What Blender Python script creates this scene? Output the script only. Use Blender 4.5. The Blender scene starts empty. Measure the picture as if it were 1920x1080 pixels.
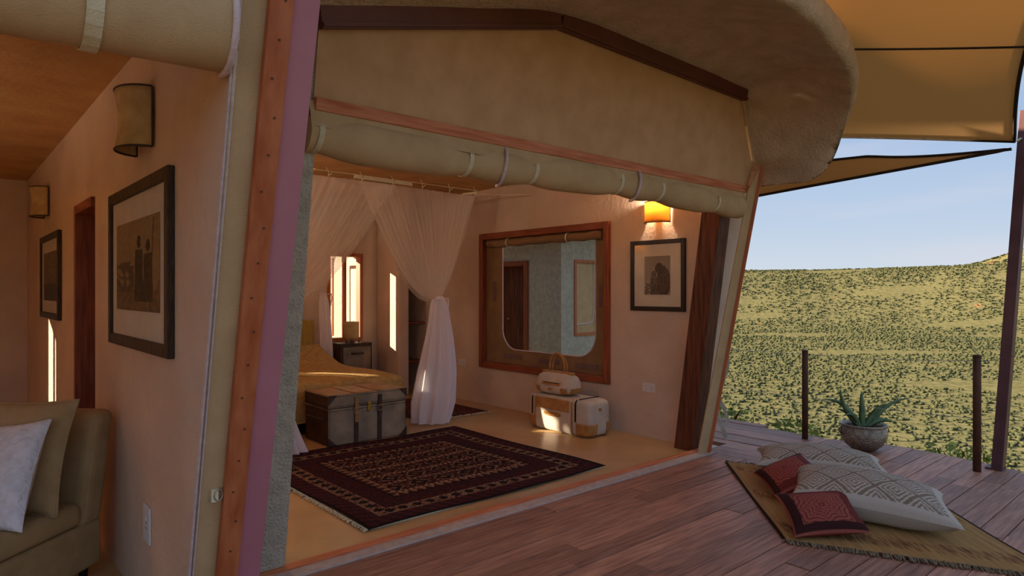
import bpy, math, random
from mathutils import Vector, Matrix
random.seed(7)
S = bpy.context.scene
COL = S.collection
PI = math.pi

# ------------------------------------------------------------ camera, sky, sun, exposure
cam_d = bpy.data.cameras.new('camera'); cam = bpy.data.objects.new('camera', cam_d); COL.objects.link(cam)
cam.location = (0, 0, 1.5); cam.rotation_euler = (PI/2, 0, math.radians(-41.4))
cam_d.sensor_width = 36; cam_d.lens = 36*1228/1920; cam_d.shift_y = 6/1920
cam_d.clip_start = .05; cam_d.clip_end = 6000
S.camera = cam
S.view_settings.view_transform = 'Standard'; S.view_settings.look = 'None'
S.view_settings.exposure = 1.22; S.view_settings.gamma = 1; S.view_settings.use_curve_mapping = False

def C(h, a=1.0):
    h = h.lstrip('#'); v = [int(h[i:i+2], 16)/255 for i in (0, 2, 4)]
    return tuple((x/12.92 if x <= .04045 else ((x+.055)/1.055)**2.4) for x in v) + (a,)

W = bpy.data.worlds.new('sky'); S.world = W; W.use_nodes = True
nt = W.node_tree; nt.nodes.clear()
tc = nt.nodes.new('ShaderNodeTexCoord'); sep = nt.nodes.new('ShaderNodeSeparateXYZ')
rmp = nt.nodes.new('ShaderNodeValToRGB'); bg = nt.nodes.new('ShaderNodeBackground'); wo = nt.nodes.new('ShaderNodeOutputWorld')
nz = nt.nodes.new('ShaderNodeTexNoise'); mp = nt.nodes.new('ShaderNodeMapping'); mx = nt.nodes.new('ShaderNodeMix'); mr = nt.nodes.new('ShaderNodeMapRange')
mx.data_type = 'RGBA'
nt.links.new(tc.outputs['Generated'], sep.inputs[0]); nt.links.new(sep.outputs['Z'], rmp.inputs[0])
e = rmp.color_ramp.elements
e[0].position = 0; e[0].color = C('cfd6de'); e[1].position = .5; e[1].color = C('98b0d2')
k = e.new(.10); k.color = C('b6c8de'); k = e.new(.22); k.color = C('9fb8da')
mp.inputs['Scale'].default_value = (1, 1, 9); nz.inputs['Scale'].default_value = 2.2; nz.inputs['Detail'].default_value = 6
nt.links.new(tc.outputs['Generated'], mp.inputs[0]); nt.links.new(mp.outputs[0], nz.inputs['Vector'])
mr.inputs[1].default_value = .52; mr.inputs[2].default_value = .8; mr.inputs[4].default_value = .45
nt.links.new(nz.outputs['Fac'], mr.inputs[0]); nt.links.new(mr.outputs[0], mx.inputs['Factor'])
nt.links.new(rmp.outputs[0], mx.inputs['A']); mx.inputs['B'].default_value = C('d9d3dc')
nt.links.new(mx.outputs['Result'], bg.inputs[0]); bg.inputs[1].default_value = .47
nt.links.new(bg.outputs[0], wo.inputs[0])

sl = bpy.data.lights.new('sun', 'SUN'); sl.energy = 6.5; sl.angle = .012; sl.color = (1, .83, .60)
so = bpy.data.objects.new('sun', sl); COL.objects.link(so)
sd = Vector((.627, -.78, -.287)).normalized()
so.rotation_euler = sd.to_track_quat('-Z', 'Y').to_euler(); so.location = (-8, 14, 9)

# ------------------------------------------------------------ pixel helpers (photo frame 1920x1080 -> points on real planes)
def ray(px, py):
    r = (px-960)/1228; d = -(py-546)/1228
    return Vector((.75*r+.661, -.661*r+.75, d))
O3 = Vector((0, 0, 1.5))
def onZ(px, py, z=0): d = ray(px, py); return O3+d*((z-1.5)/d.z)
def onX(px, py, x): d = ray(px, py); return O3+d*(x/d.x)
def onY(px, py, y): d = ray(px, py); return O3+d*(y/d.y)
def fB(z): return 3.46-.17*z          # bedroom front, leaning outwards
def fL(z): return 2.84-.26*z          # lounge front

# ------------------------------------------------------------ materials
def newmat(name):
    m = bpy.data.materials.new(name); m.use_nodes = True
    return m, m.node_tree, m.node_tree.nodes['Principled BSDF']
def mat(name, c1, c2=None, rough=.8, scale=8, bump=0, bscale=None, stretch=(1, 1, 1), metal=0, spec=.3, detail=5, rnd=0, lo=.35, hi=.65, coat=0):
    m, t, b = newmat(name); n = t.nodes; L = t.links
    b.inputs['Roughness'].default_value = rough; b.inputs['Metallic'].default_value = metal
    b.inputs['Specular IOR Level'].default_value = spec
    if coat: b.inputs['Coat Weight'].default_value = coat; b.inputs['Coat Roughness'].default_value = .25
    if c2 is None: b.inputs['Base Color'].default_value = C(c1)
    co = n.new('ShaderNodeTexCoord'); ma = n.new('ShaderNodeMapping'); ma.inputs['Scale'].default_value = stretch
    src = co.outputs['Object']
    if rnd:
        oi = n.new('ShaderNodeObjectInfo'); va = n.new('ShaderNodeVectorMath'); va.operation = 'SCALE'
        cb = n.new('ShaderNodeCombineXYZ')
        for i in range(3): L.new(oi.outputs['Random'], cb.inputs[i])
        va.inputs['Scale'].default_value = 40; L.new(cb.outputs[0], va.inputs[0])
        ad = n.new('ShaderNodeVectorMath'); L.new(co.outputs['Object'], ad.inputs[0]); L.new(va.outputs[0], ad.inputs[1]); src = ad.outputs[0]
    L.new(src, ma.inputs[0])
    if c2 is not None:
        z = n.new('ShaderNodeTexNoise'); z.inputs['Scale'].default_value = scale; z.inputs['Detail'].default_value = detail
        L.new(ma.outputs[0], z.inputs['Vector'])
        r = n.new('ShaderNodeValToRGB'); r.color_ramp.elements[0].color = C(c1); r.color_ramp.elements[1].color = C(c2)
        r.color_ramp.elements[0].position = lo; r.color_ramp.elements[1].position = hi
        L.new(z.outputs['Fac'], r.inputs[0]); out = r.outputs[0]
        if rnd:
            h = n.new('ShaderNodeHueSaturation'); q = n.new('ShaderNodeMapRange'); q.inputs[3].default_value = 1-rnd; q.inputs[4].default_value = 1+rnd
            L.new(oi.outputs['Random'], q.inputs[0]); L.new(q.outputs[0], h.inputs['Value']); L.new(out, h.inputs['Color']); out = h.outputs[0]
        L.new(out, b.inputs['Base Color'])
    if bump:
        z2 = n.new('ShaderNodeTexNoise'); z2.inputs['Scale'].default_value = bscale or scale*4; z2.inputs['Detail'].default_value = 6
        L.new(ma.outputs[0], z2.inputs['Vector'])
        bp = n.new('ShaderNodeBump'); bp.inputs['Strength'].default_value = bump; bp.inputs['Distance'].default_value = .02
        L.new(z2.outputs['Fac'], bp.inputs['Height']); L.new(bp.outputs[0], b.inputs['Normal'])
    return m
def attrmat(name, rough=.9, bscale=300, bump=.2, sheen=0):
    m, t, b = newmat(name); n = t.nodes; L = t.links
    a = n.new('ShaderNodeAttribute'); a.attribute_name = 'Col'
    co = n.new('ShaderNodeTexCoord'); z = n.new('ShaderNodeTexNoise'); z.inputs['Scale'].default_value = bscale
    L.new(co.outputs['Object'], z.inputs['Vector'])
    mu = n.new('ShaderNodeMix'); mu.data_type = 'RGBA'; mu.blend_type = 'MULTIPLY'; mu.inputs['Factor'].default_value = .5
    L.new(a.outputs['Color'], mu.inputs['A']); L.new(z.outputs['Fac'], mu.inputs['B']); L.new(mu.outputs['Result'], b.inputs['Base Color'])
    bp = n.new('ShaderNodeBump'); bp.inputs['Strength'].default_value = bump; bp.inputs['Distance'].default_value = .004
    L.new(z.outputs['Fac'], bp.inputs['Height']); L.new(bp.outputs[0], b.inputs['Normal'])
    b.inputs['Roughness'].default_value = rough; b.inputs['Specular IOR Level'].default_value = .15
    return m
def sheer(name, col, cover, trans=.5):
    m = bpy.data.materials.new(name); m.use_nodes = True; t = m.node_tree; n = t.nodes; n.clear(); L = t.links
    o = n.new('ShaderNodeOutputMaterial'); tr = n.new('ShaderNodeBsdfTransparent'); d = n.new('ShaderNodeBsdfDiffuse'); tl = n.new('ShaderNodeBsdfTranslucent')
    d.inputs[0].default_value = C(col); tl.inputs[0].default_value = C(col)
    a = n.new('ShaderNodeMixShader'); a.inputs[0].default_value = trans; L.new(d.outputs[0], a.inputs[1]); L.new(tl.outputs[0], a.inputs[2])
    b = n.new('ShaderNodeMixShader'); b.inputs[0].default_value = cover; L.new(tr.outputs[0], b.inputs[1]); L.new(a.outputs[0], b.inputs[2]); L.new(b.outputs[0], o.inputs[0])
    return m
def glassmat():
    m = bpy.data.materials.new('clear_glass'); m.use_nodes = True; t = m.node_tree; n = t.nodes; n.clear(); L = t.links
    o = n.new('ShaderNodeOutputMaterial'); tr = n.new('ShaderNodeBsdfTransparent'); g = n.new('ShaderNodeBsdfGlossy'); g.inputs['Roughness'].default_value = .02
    a = n.new('ShaderNodeMixShader'); a.inputs[0].default_value = .07
    L.new(tr.outputs[0], a.inputs[1]); L.new(g.outputs[0], a.inputs[2]); L.new(a.outputs[0], o.inputs[0])
    return m
def emit(name, col, s):
    m, t, b = newmat(name); b.inputs['Base Color'].default_value = C(col); b.inputs['Emission Color'].default_value = C(col); b.inputs['Emission Strength'].default_value = s
    return m
M = {}
M['plaster'] = mat('cream_plaster', 'cbb29e', 'd6bfac', .85, 2.5, .25, 30)
M['lplaster'] = mat('lounge_plaster', 'cbae96', 'd6bba4', .85, 2.2, .3, 22)
M['ceil'] = mat('ochre_ceiling_plaster', 'b98a55', 'c99c66', .9, 3, .35, 25)
M['sage'] = mat('sage_rough_plaster', 'b0a694', 'c4baa6', .95, 14, .9, 70)
M['eave'] = mat('mud_plaster', 'bfa382', 'd0b596', .95, 6, .8, 45)
M['cement'] = mat('polished_cement', 'b08c5c', 'c8a674', .32, 2.2, .05, 12, spec=.5, lo=.3, hi=.7)
M['plank'] = mat('deck_wood', '7e4c3e', 'c48e70', .5, 5, .35, 16, (.7, 9, 9), rnd=.30, spec=.45, lo=.25, hi=.75)
M['plankY'] = mat('deck_wood_side', '7e4c3e', 'c48e70', .5, 5, .35, 16, (9, .7, 9), rnd=.30, spec=.45, lo=.25, hi=.75)
M['dark'] = mat('dark_void', '1a1310', '261c17', .95)
M['red_wood'] = mat('red_brown_wood', '7a3a22', '9a5230', .5, 5, .15, 20, (8, 8, .8), spec=.4)
M['red_woodY'] = mat('red_brown_wood_rail', '7a3a22', '9a5230', .5, 5, .15, 20, (8, .8, 8), spec=.4)
M['orange'] = mat('orange_varnished_wood', 'a5532c', 'bd6f45', .5, 2, .1, 9, (10, 10, .7), spec=.35)
M['orangeX'] = mat('orange_varnished_batten', 'b76440', 'd58a60', .55, 5, .15, 20, (.7, 10, 10), spec=.3)
M['post_wood'] = mat('dark_post_wood', '4a2716', '74412a', .6, 4, .3, 15, (9, 9, .7))
M['mauve'] = mat('mauve_painted_steel', 'b0707a', 'b87882', .45, 3, .03, 20, spec=.4)
M['fascia'] = mat('brown_painted_fascia', '5f2d22', '6b3529', .45, 4, .03, spec=.4)
M['canvas'] = mat('olive_canvas', 'cc9f74', 'd8ab80', .9, 6, .35, 260)
M['canvas2'] = mat('khaki_canvas', 'bf9f74', 'cbab80', .9, 6, .35, 260)
M['wcanvas'] = mat('brown_window_canvas', '84684a', '8f7252', .9, 6, .3, 240)
M['webbing'] = mat('cream_webbing', 'd2c6a2', 'ded3b2', .85, 30, .3, 200)
M['zip'] = mat('pinkish_white_zip', 'cdb4b2', 'dcc6c4', .7, 40, .3, 250)
M['steel'] = mat('brushed_steel', 'a59b8c', 'bdb3a4', .35, 20, .05, metal=.9)
M['brass'] = mat('brass', 'b08a3c', 'c8a455', .35, 20, .05, metal=.9)
M['black'] = mat('black_varnish', '1c1411', '2a1d17', .4, 6, .1, spec=.4)
M['mount'] = mat('ivory_mount', 'cfc3ae', 'd6cbb8', .9)
M['white_plastic'] = mat('white_plastic', 'd8d4d2', rough=.4)
M['glass'] = glassmat()
M['net'] = sheer('sheer_net', 'efe2dc', .42)
M['nettop'] = sheer('sheer_net_roof', 'efdcd0', .40)
M['nettail'] = sheer('gathered_net', 'f4eef4', .86, .35)
M['sail'] = sheer('tan_shade_sail', 'e2bb86', 1.0, .6)
M['webdark'] = mat('dark_webbing', '2b221b', '3a2e25', .9, 20)
M['bed'] = mat('gold_bedspread', 'b08c4e', 'c6a466', .9, 18, .5, 60)
M['bedskirt'] = mat('cream_valance', 'b79a72', 'c4a880', .9, 5, .2)
M['head'] = mat('mustard_headboard', 'a8893a', 'b99a4a', .9, 9, .2)
M['leather'] = mat('worn_grey_leather', '6e6050', 'a0907a', .55, 5, .25, 30, lo=.3, hi=.7, spec=.4)
M['leather_dark'] = mat('dark_brown_leather', '35231b', '4d352a', .5, 9, .25, 40, spec=.4)
M['leather_top'] = mat('tan_leather_sunlit', '8a6238', 'ab7f4c', .5, 5, .25, 30, spec=.4)
M['stitch'] = mat('dark_stitching', '2a1d17', '3a2a22', .8)
M['tan'] = mat('tan_suede', 'a8763f', 'bf8d55', .7, 12, .2)
M['bagcanvas'] = mat('offwhite_bag_canvas', 'c2b4a6', 'd0c4b6', .85, 8, .3, 200)
M['sofa'] = mat('khaki_upholstery', 'a88c62', 'b89c72', .9, 8, .4, 220)
M['lace'] = mat('white_embossed_cotton', 'd4d0d4', 'e6e3e8', .85, 22, .9, 34)
M['iron'] = mat('rusty_brown_steel', '4c3026', '62402f', .6, 8, .1, metal=.3)
M['pole'] = mat('purple_brown_steel', '5a3b3c', '6a4847', .5, 5, .05, metal=.2)
M['hammered'] = mat('hammered_silver', '8d8478', 'b4aa9c', .38, 20, .9, 60, metal=.75)
M['aloe'] = mat('aloe_green', '4f6a4c', '6f8a5e', .5, 9, .1, spec=.4)
M['soil'] = mat('soil', '3a2a1e', '54402e', .95, 30, .8)
M['col'] = attrmat('woven_wool', .95, 350, .5)
M['colc'] = attrmat('printed_cotton', .85, 220, .25)
M['colp'] = attrmat('photo_print', .6, 80, 0)
M['shade'] = mat('parchment_shade', 'b39662', 'c8ab78', .8, 14, .2)
M['terrain'] = None

# ------------------------------------------------------------ mesh builder
wloc = {}
class MB:
    def __init__(s): s.v = []; s.f = []; s.c = []
    def add(s, vs, fs):
        o = len(s.v); s.v += [Vector(p) for p in vs]; s.f += [tuple(i+o for i in f) for f in fs]; return s
    def box(s, lo, hi):
        x0, y0, z0 = lo; x1, y1, z1 = hi
        return s.add([(x0,y0,z0),(x1,y0,z0),(x1,y1,z0),(x0,y1,z0),(x0,y0,z1),(x1,y0,z1),(x1,y1,z1),(x0,y1,z1)],
                     [(0,3,2,1),(4,5,6,7),(0,1,5,4),(1,2,6,5),(2,3,7,6),(3,0,4,7)])
    def prism(s, pts, off):
        pts = [Vector(p) for p in pts]; off = Vector(off); n = len(pts)
        return s.add(pts+[p+off for p in pts], [tuple(range(n))[::-1], tuple(range(n, 2*n))]+[(i, (i+1) % n, n+(i+1) % n, n+i) for i in range(n)])
    def bar(s, a, b, w, h, up=(0, 0, 1)):
        a = Vector(a); b = Vector(b); d = (b-a).normalized(); u = Vector(up); r = d.cross(u).normalized(); u = r.cross(d)
        return s.prism([a+r*w/2+u*h/2, a-r*w/2+u*h/2, a-r*w/2-u*h/2, a+r*w/2-u*h/2], b-a)
    def tube(s, path, r, n=8, closed=False):
        path = [Vector(p) for p in path]; m = len(path); vs = []
        prev = None
        for i, p in enumerate(path):
            if closed: d = path[(i+1) % m]-path[i-1]
            else: d = path[min(i+1, m-1)]-path[max(i-1, 0)]
            d.normalize()
            if prev is None:
                a = d.orthogonal().normalized()
            else:
                a = (prev-d*prev.dot(d)).normalized()
            prev = a; b = d.cross(a); rr = r[i] if isinstance(r, (list, tuple)) else r
            vs += [p+(a*math.cos(2*PI*j/n)+b*math.sin(2*PI*j/n))*rr for j in range(n)]
        fs = []
        for i in range(m if closed else m-1):
            for j in range(n):
                i2 = (i+1) % m; fs.append((i*n+j, i*n+(j+1) % n, i2*n+(j+1) % n, i2*n+j))
        if not closed: fs += [tuple(range(n))[::-1], tuple((m-1)*n+j for j in range(n))]
        return s.add(vs, fs)
    def lathe(s, prof, c, n=24):
        c = Vector(c); vs = []; m = len(prof)
        for r, z in prof: vs += [c+Vector((r*math.cos(2*PI*j/n), r*math.sin(2*PI*j/n), z)) for j in range(n)]
        fs = [(i*n+j, i*n+(j+1) % n, (i+1)*n+(j+1) % n, (i+1)*n+j) for i in range(m-1) for j in range(n)]
        fs += [tuple(range(n))[::-1], tuple((m-1)*n+j for j in range(n))]
        return s.add(vs, fs)
    def grid(s, nu, nv, f, colf=None):
        vs = []
        for i in range(nu+1):
            for j in range(nv+1):
                vs.append(f(i/nu, j/nv))
                if colf: s.c.append(colf(i/nu, j/nv))
        return s.add(vs, [(i*(nv+1)+j, (i+1)*(nv+1)+j, (i+1)*(nv+1)+j+1, i*(nv+1)+j+1) for i in range(nu) for j in range(nv)])
    def build(s, name, m, parent=None, smooth=False, bevel=0, solid=0, subsurf=0, origin=None):
        lo = [min(p[i] for p in s.v) for i in range(3)]; hi = [max(p[i] for p in s.v) for i in range(3)]
        c = Vector(origin) if origin else Vector(((lo[0]+hi[0])/2, (lo[1]+hi[1])/2, lo[2]))
        me = bpy.data.meshes.new(name); me.from_pydata([p-c for p in s.v], [], s.f); me.update()
        if s.c:
            at = me.color_attributes.new('Col', 'FLOAT_COLOR', 'POINT')
            at.data.foreach_set('color', [x for q in s.c for x in q])
        if smooth: me.polygons.foreach_set('use_smooth', [True]*len(me.polygons))
        me.materials.append(M[m] if isinstance(m, str) else m)
        o = bpy.data.objects.new(name, me); COL.objects.link(o); wloc[o] = c
        if parent: o.parent = parent; o.location = c-wloc[parent]
        else: o.location = c
        if bevel:
            b = o.modifiers.new('bevel', 'BEVEL'); b.width = bevel; b.segments = 2; b.limit_method = 'ANGLE'
        if solid:
            q = o.modifiers.new('solid', 'SOLIDIFY'); q.thickness = solid; q.offset = 0
        if subsurf:
            q = o.modifiers.new('sub', 'SUBSURF'); q.levels = q.render_levels = subsurf
        return o
def tag(o, label, cat, group=None, kind=None):
    o['label'] = label
    if cat: o['category'] = cat
    if group: o['group'] = group
    if kind: o['kind'] = kind
    return o
def thing(name, loc, label, cat, group=None, kind=None):
    o = bpy.data.objects.new(name, None); COL.objects.link(o); o.location = loc; wloc[o] = Vector(loc); o.empty_display_size = .1
    return tag(o, label, cat, group, kind)
def struct(o, label, cat): return tag(o, label, cat, kind='structure')
def box(name, lo, hi, m, parent=None, bevel=0): return MB().box(lo, hi).build(name, m, parent, bevel=bevel)
def lerp(a, b, t): return a+(b-a)*t
def V(*a): return Vector(a)

# ============================================================ SETTING
# floor slab
b = MB(); b.box((-4.2, 2.84, -.25), (.9, 9, 0)); b.box((.9, 3.44, -.25), (5.7, 9, 0)); 
struct(b.build('floor', 'cement'), 'polished ochre cement floor inside the tented rooms', 'floor')

# right wall with big canvas window; polygons in (Y,z), extruded along X
def yz(pts, x0, x1, b): return b.prism([(x0, y, z) for y, z in pts], (x1-x0, 0, 0))
b = MB()
yz([(3.56, 0), (4.62, 0), (4.62, 3.0), (3.06, 3.0)], 5.5, 5.72, b)
yz([(4.62, 0), (6.87, 0), (6.87, .49), (4.62, .49)], 5.5, 5.72, b)
yz([(4.62, 2.26), (6.87, 2.26), (6.87, 3.0), (4.62, 3.0)], 5.5, 5.72, b)
yz([(6.87, 0), (8.7, 0), (8.7, 3.0), (6.87, 3.0)], 5.5, 5.72, b)
struct(b.build('wall_right', 'plaster'), 'cream plaster bedroom wall with the canvas window', 'wall')
# partition between lounge and bedroom
b = MB()
yz([(2.86, 0), (4.744, 0), (4.744, 2.9), (2.86-.26*2.9, 2.9)], .745, 1.0, b)
yz([(5.46, 0), (8.7, 0), (8.7, 2.9), (5.46, 2.9)], .745, 1.0, b)
yz([(4.744, 2.09), (5.46, 2.09), (5.46, 2.9), (4.744, 2.9)], .745, 1.0, b)
struct(b.build('wall_left', 'lplaster'), 'warm plaster lounge wall hung with two framed photographs', 'wall')
b = MB()
yz([(fB(0), 0), (8.7, 0), (8.7, 3.2), (fB(3.2), 3.2)], 1.0, 1.415, b)
struct(b.build('wall_centre', 'sage'), 'rough sage green plaster pier at the end of the dividing wall', 'wall')
# inner skin on bedroom side of the pier
b = MB(); yz([(3.7, .0), (8.7, .0), (8.7, 2.85), (3.4, 2.85)], 1.415, 1.43, b)
struct(b.build('wall_inner', 'plaster'), 'cream plaster bedroom side of the dividing wall', 'wall')
# back wall with three windows
b = MB()
wins = [(-1.35, -.6), (1.46, 2.17), (4.17, 4.73)]
xs = [-4.2]+[q for w in wins for q in w]+[5.72]
for i in range(0, len(xs), 2): b.box((xs[i], 8.7, 0), (xs[i+1], 9.10, 3.2))
for x0, x1 in wins: b.box((x0, 8.7, 0), (x1, 9.10, .78)); b.box((x0, 8.7, 1.68 if x0 == 1.46 else 2.05), (x1, 9.10, 3.2))
struct(b.build('wall_back', 'plaster'), 'cream plaster wall behind the bed and lounge', 'wall')
struct(box('wall_far_left', (-4.4, 2.84, 0), (-4.2, 9, 3.2), 'lplaster'), 'plaster wall closing the lounge', 'wall')
# stub wall and closet alcove beside the bed
b = MB(); b.box((4.97, 8.09, 0), (5.154, 8.7, 2.85))
struct(b.build('wall_stub', 'plaster', bevel=.03), 'short plaster wall stub beside the bedside chest', 'wall')
sh = thing('alcove_shelf_unit', (5.33, 8.4, 0), 'dark wooden shelf unit inside the alcove by the stub wall', 'shelf')
box('back_panel', (5.158, 8.66, .02), (5.497, 8.695, 2.2), 'post_wood', sh)
for z in (.45, 1.02, 1.6): box('shelf', (5.158, 8.2, z), (5.497, 8.66, z+.025), 'red_wood', sh)
# ceilings and roof
struct(box('ceiling', (1.0, 3.12, 2.85), (5.72, 9.1, 3.2), 'ceil'), 'ochre plaster ceiling of the bedroom', 'ceiling')
struct(box('ceiling_lounge', (-4.4, 2.15, 2.68), (1.0, 8.95, 3.2), 'ceil'), 'ochre plaster ceiling of the lounge', 'ceiling')

# mud plaster eave shell: inner line along fascia, outer lip
inner = [V(1.0, fB(2.70), 2.72), V(1.42, fB(2.83), 2.83), V(2.2, fB(3.02), 3.04), V(2.94, fB(3.2), 3.215), V(4.1, fB(3.2), 3.215), V(5.0, fB(3.19), 3.20), V(5.2, fB(3.17), 3.18), V(5.37, fB(2.95), 2.96), V(5.54, fB(2.66), 2.67), V(5.72, 3.25, 2.60), V(5.72, 3.6, 2.60), V(5.72, 4.2, 2.60), V(5.72, 5.0, 2.60), V(5.72, 8.95, 2.60)]
outer = [V(1.0, 1.85, 3.05), V(1.5, 1.8, 3.08), V(2.3, 1.72, 3.12), V(3.38, 1.74, 3.10), V(4.29, 1.85, 3.155), V(5.09, 2.0, 3.11), V(5.40, 2.11, 2.98), V(5.62, 2.25, 2.80), V(5.68, 2.36, 2.60), V(5.62, 2.50, 2.45), V(5.64, 2.85, 2.45), V(5.66, 3.5, 2.45), V(5.74, 5.0, 2.45), V(5.76, 8.95, 2.45)]
top = [V(p.x*.86+.5, max(p.y, 2.3)+.9, 3.5) for p in outer]
for i in range(9, 14): top[i] = V(5.2, outer[i].y+.5, 3.45)
def cr(P, t):
    n = len(P)-1; x = min(max(t*n, 0), n-1e-6); i = int(x); f = x-i
    p0, p1, p2, p3 = P[max(i-1, 0)], P[i], P[i+1], P[min(i+2, n)]
    return .5*((2*p1)+(p2-p0)*f+(2*p0-5*p1+4*p2-p3)*f*f+(3*p1-p0-3*p2+p3)*f**3)
def eave(u, v):
    I = cr(inner, u) if not .6 < u < .8 else cr(inner, u); Oo = cr(outer, u); T = cr(top, u)
    wob = V(0, 0, .012*math.sin(u*60+v*9)+.008*math.sin(u*131))
    out = (Oo-I); out.z = 0; out = out.normalized() if out.length > 1e-4 else V(0, -1, 0)
    kk = 1-.85*min(1, max(0, (u-.475)/.10))
    if v < .5:
        t = v/.5; p = lerp(I, Oo, t); p.z += .10*math.sin(PI*t)*(1 if u < .5 else lerp(1, .1, min(1, (u-.5)/.12)))
        return p+wob*t
    if v < .75:
        t = (v-.5)/.25; a = PI*t; h = .11
        return Oo+V(0, 0, h)+V(0, 0, -h*math.cos(a))+out*.06*math.sin(a)*kk-out*.20*t*(1-kk)+wob*kk
    t = (v-.75)/.25; return lerp(Oo+V(0, 0, .22)-out*.20*(1-kk), T, t)+wob*(1-t)*kk
b = MB(); b.grid(110, 24, eave)
struct(b.build('roof_overhang', 'eave', smooth=True), 'thick rounded mud plaster roof overhang above the canvas gable', 'roof')
struct(box('roof_slab', (1.0, 3.0, 3.2), (5.66, 8.95, 3.42), 'eave'), 'mud plaster roof over the bedroom', 'roof')

# doorway in lounge wall
d = thing('door_1', (.87, 5.1, 0), 'red-brown wooden doorway in the lounge wall between the pictures', 'door', kind='structure')
box('jamb', (.73, 5.40, 0), (1.0, 5.46, 2.09), 'red_wood', d); box('jamb', (.78, 4.744, 0), (1.0, 4.79, 2.09), 'red_wood', d)
box('lintel', (.73, 4.79, 2.03), (1.0, 5.40, 2.09), 'red_woodY', d)
lf = box('door_leaf', (.93, 4.79, .01), (.975, 5.40, 2.03), 'red_wood', d)
MB().tube([(.93, 5.3, 1.0), (.88, 5.3, 1.0), (.88, 5.2, 1.0)], .01).build('door_handle', 'brass', lf, True)

# windows in back wall
def small_window(name, x0, x1, label, zt=2.05):
    w = thing(name, ((x0+x1)/2, 8.75, .78), label, 'window', kind='structure')
    f = MB()
    f.box((x0, 8.68, .78), (x0+.05, 8.80, zt)); f.box((x1-.05, 8.68, .78), (x1, 8.80, zt))
    f.box((x0+.05, 8.68, .78), (x1-.05, 8.80, .83)); f.box((x0+.05, 8.68, zt-.05), (x1-.05, 8.80, zt))
    f.build('window_frame', 'orange', w)
    xm = x0+(x1-x0)*.48
    box('mullion', (xm, 8.70, .83), (xm+.035, 8.78, zt-.05), 'orange', w)
    box('pane', (x0+.05, 8.735, .83), (xm, 8.739, zt-.05), 'glass', w)
    xm -= .03; sa = MB(); sa.box((xm+.05, 9.12, .83), (xm+.075, 9.44, .87)); sa.box((xm+.05, 9.12, zt-.09), (xm+.075, 9.44, zt-.05)); sa.box((xm+.05, 9.40, .87), (xm+.075, 9.44, zt-.09)); sa.box((xm+.05, 9.12, .87), (xm+.075, 9.16, zt-.09))
    sa.build('open_sash', 'orange', w)
    return w
small_window('window_2', 4.17, 4.73, 'wooden casement window behind the bedside chest lit by low sun')
small_window('window_3', 1.46, 2.17, 'wooden casement window on the far side of the bed', 1.68)
small_window('window_4', -1.35, -.6, 'wooden casement window in the lounge back wall')
# neighbouring sage walls seen through the windows, plus an unseen sun-blocking wall
b = MB(); b.box((5.15, 9.6, -.6), (5.4, 14, 3.2))
struct(b.build('wall_courtyard', 'sage'), 'sunlit sage plaster wall outside the bedside window', 'wall')
b = MB()
b.box((8.0, 7.81, -.6), (8.25, 8.62, 3.0)); b.box((8.0, 9.62, -.6), (8.25, 12, 3.0)); b.box((8.0, 8.62, 2.05), (8.25, 9.62, 3.0)); b.box((8.0, 8.62, -.6), (8.25, 9.62, .0))
struct(b.build('wall_neighbour', 'sage'), 'sage green plaster wall seen through the canvas window', 'wall')
b = MB(); b.box((8.25, 7.81, -.6), (8.32, 8.0, 3.0)); b.box((8.95, 7.81, -.6), (11, 8.0, 3.0)); b.box((8.32, 7.81, -.6), (8.95, 8.0, .72)); b.box((8.32, 7.81, 2.05), (8.95, 8.0, 3.0))
struct(b.build('wall_neighbour_front', 'sage'), 'sage plaster return wall with a canvas window beyond the bedroom', 'wall')
struct(box('ceiling_neighbour', (7.3, 7.3, 2.62), (11, 12, 2.8), 'plaster'), 'plaster soffit of the neighbouring building', 'ceiling')
struct(box('wall_sun_block', (5.4, 10.2, -.6), (8.0, 10.4, 3.6), 'sage'), 'unseen sage plaster wall added behind the bedroom to block the sun', 'wall')  # unseen wall added to keep low sun off the neighbouring wall
d = thing('door_2', (8.1, 9.12, 0), 'wooden door frame with dark doorway in the sage wall', 'door', kind='structure')
box('jamb', (7.96, 8.62, 0), (8.25, 8.72, 2.05), 'red_wood', d); box('jamb', (7.96, 9.52, 0), (8.25, 9.62, 2.05), 'red_wood', d)
box('lintel', (7.96, 8.72, 1.96), (8.25, 9.52, 2.05), 'red_woodY', d)
lf = box('door_leaf', (8.18, 8.72, .02), (8.22, 9.52, 1.96), 'post_wood', d)
MB().tube([(8.18, 9.4, .98), (8.12, 9.4, .98), (8.12, 9.28, .98)], .012).build('door_handle', 'brass', lf, True)
w = thing('window_5', (8.63, 7.9, .72), 'pale canvas window with curved white zip in the sage wall', 'window', kind='structure')
fr = MB()
for lo, hi in (((8.32, 7.79, .72), (8.37, 7.86, 2.05)), ((8.90, 7.79, .72), (8.95, 7.86, 2.05)), ((8.37, 7.79, .72), (8.90, 7.86, .77)), ((8.37, 7.79, 2.0), (8.90, 7.86, 2.05))): fr.box(lo, hi)
fr.build('window_frame', 'orange', w)
box('canvas_panel', (8.37, 7.83, .77), (8.90, 7.84, 2.0), 'canvas2', w)
MB().tube([(8.85, 7.825, 1.98), (8.85, 7.825, 1.1), (8.82, 7.825, .98), (8.74, 7.825, .93), (8.38, 7.825, .92)], .012).build('zip', 'zip', w)

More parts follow.
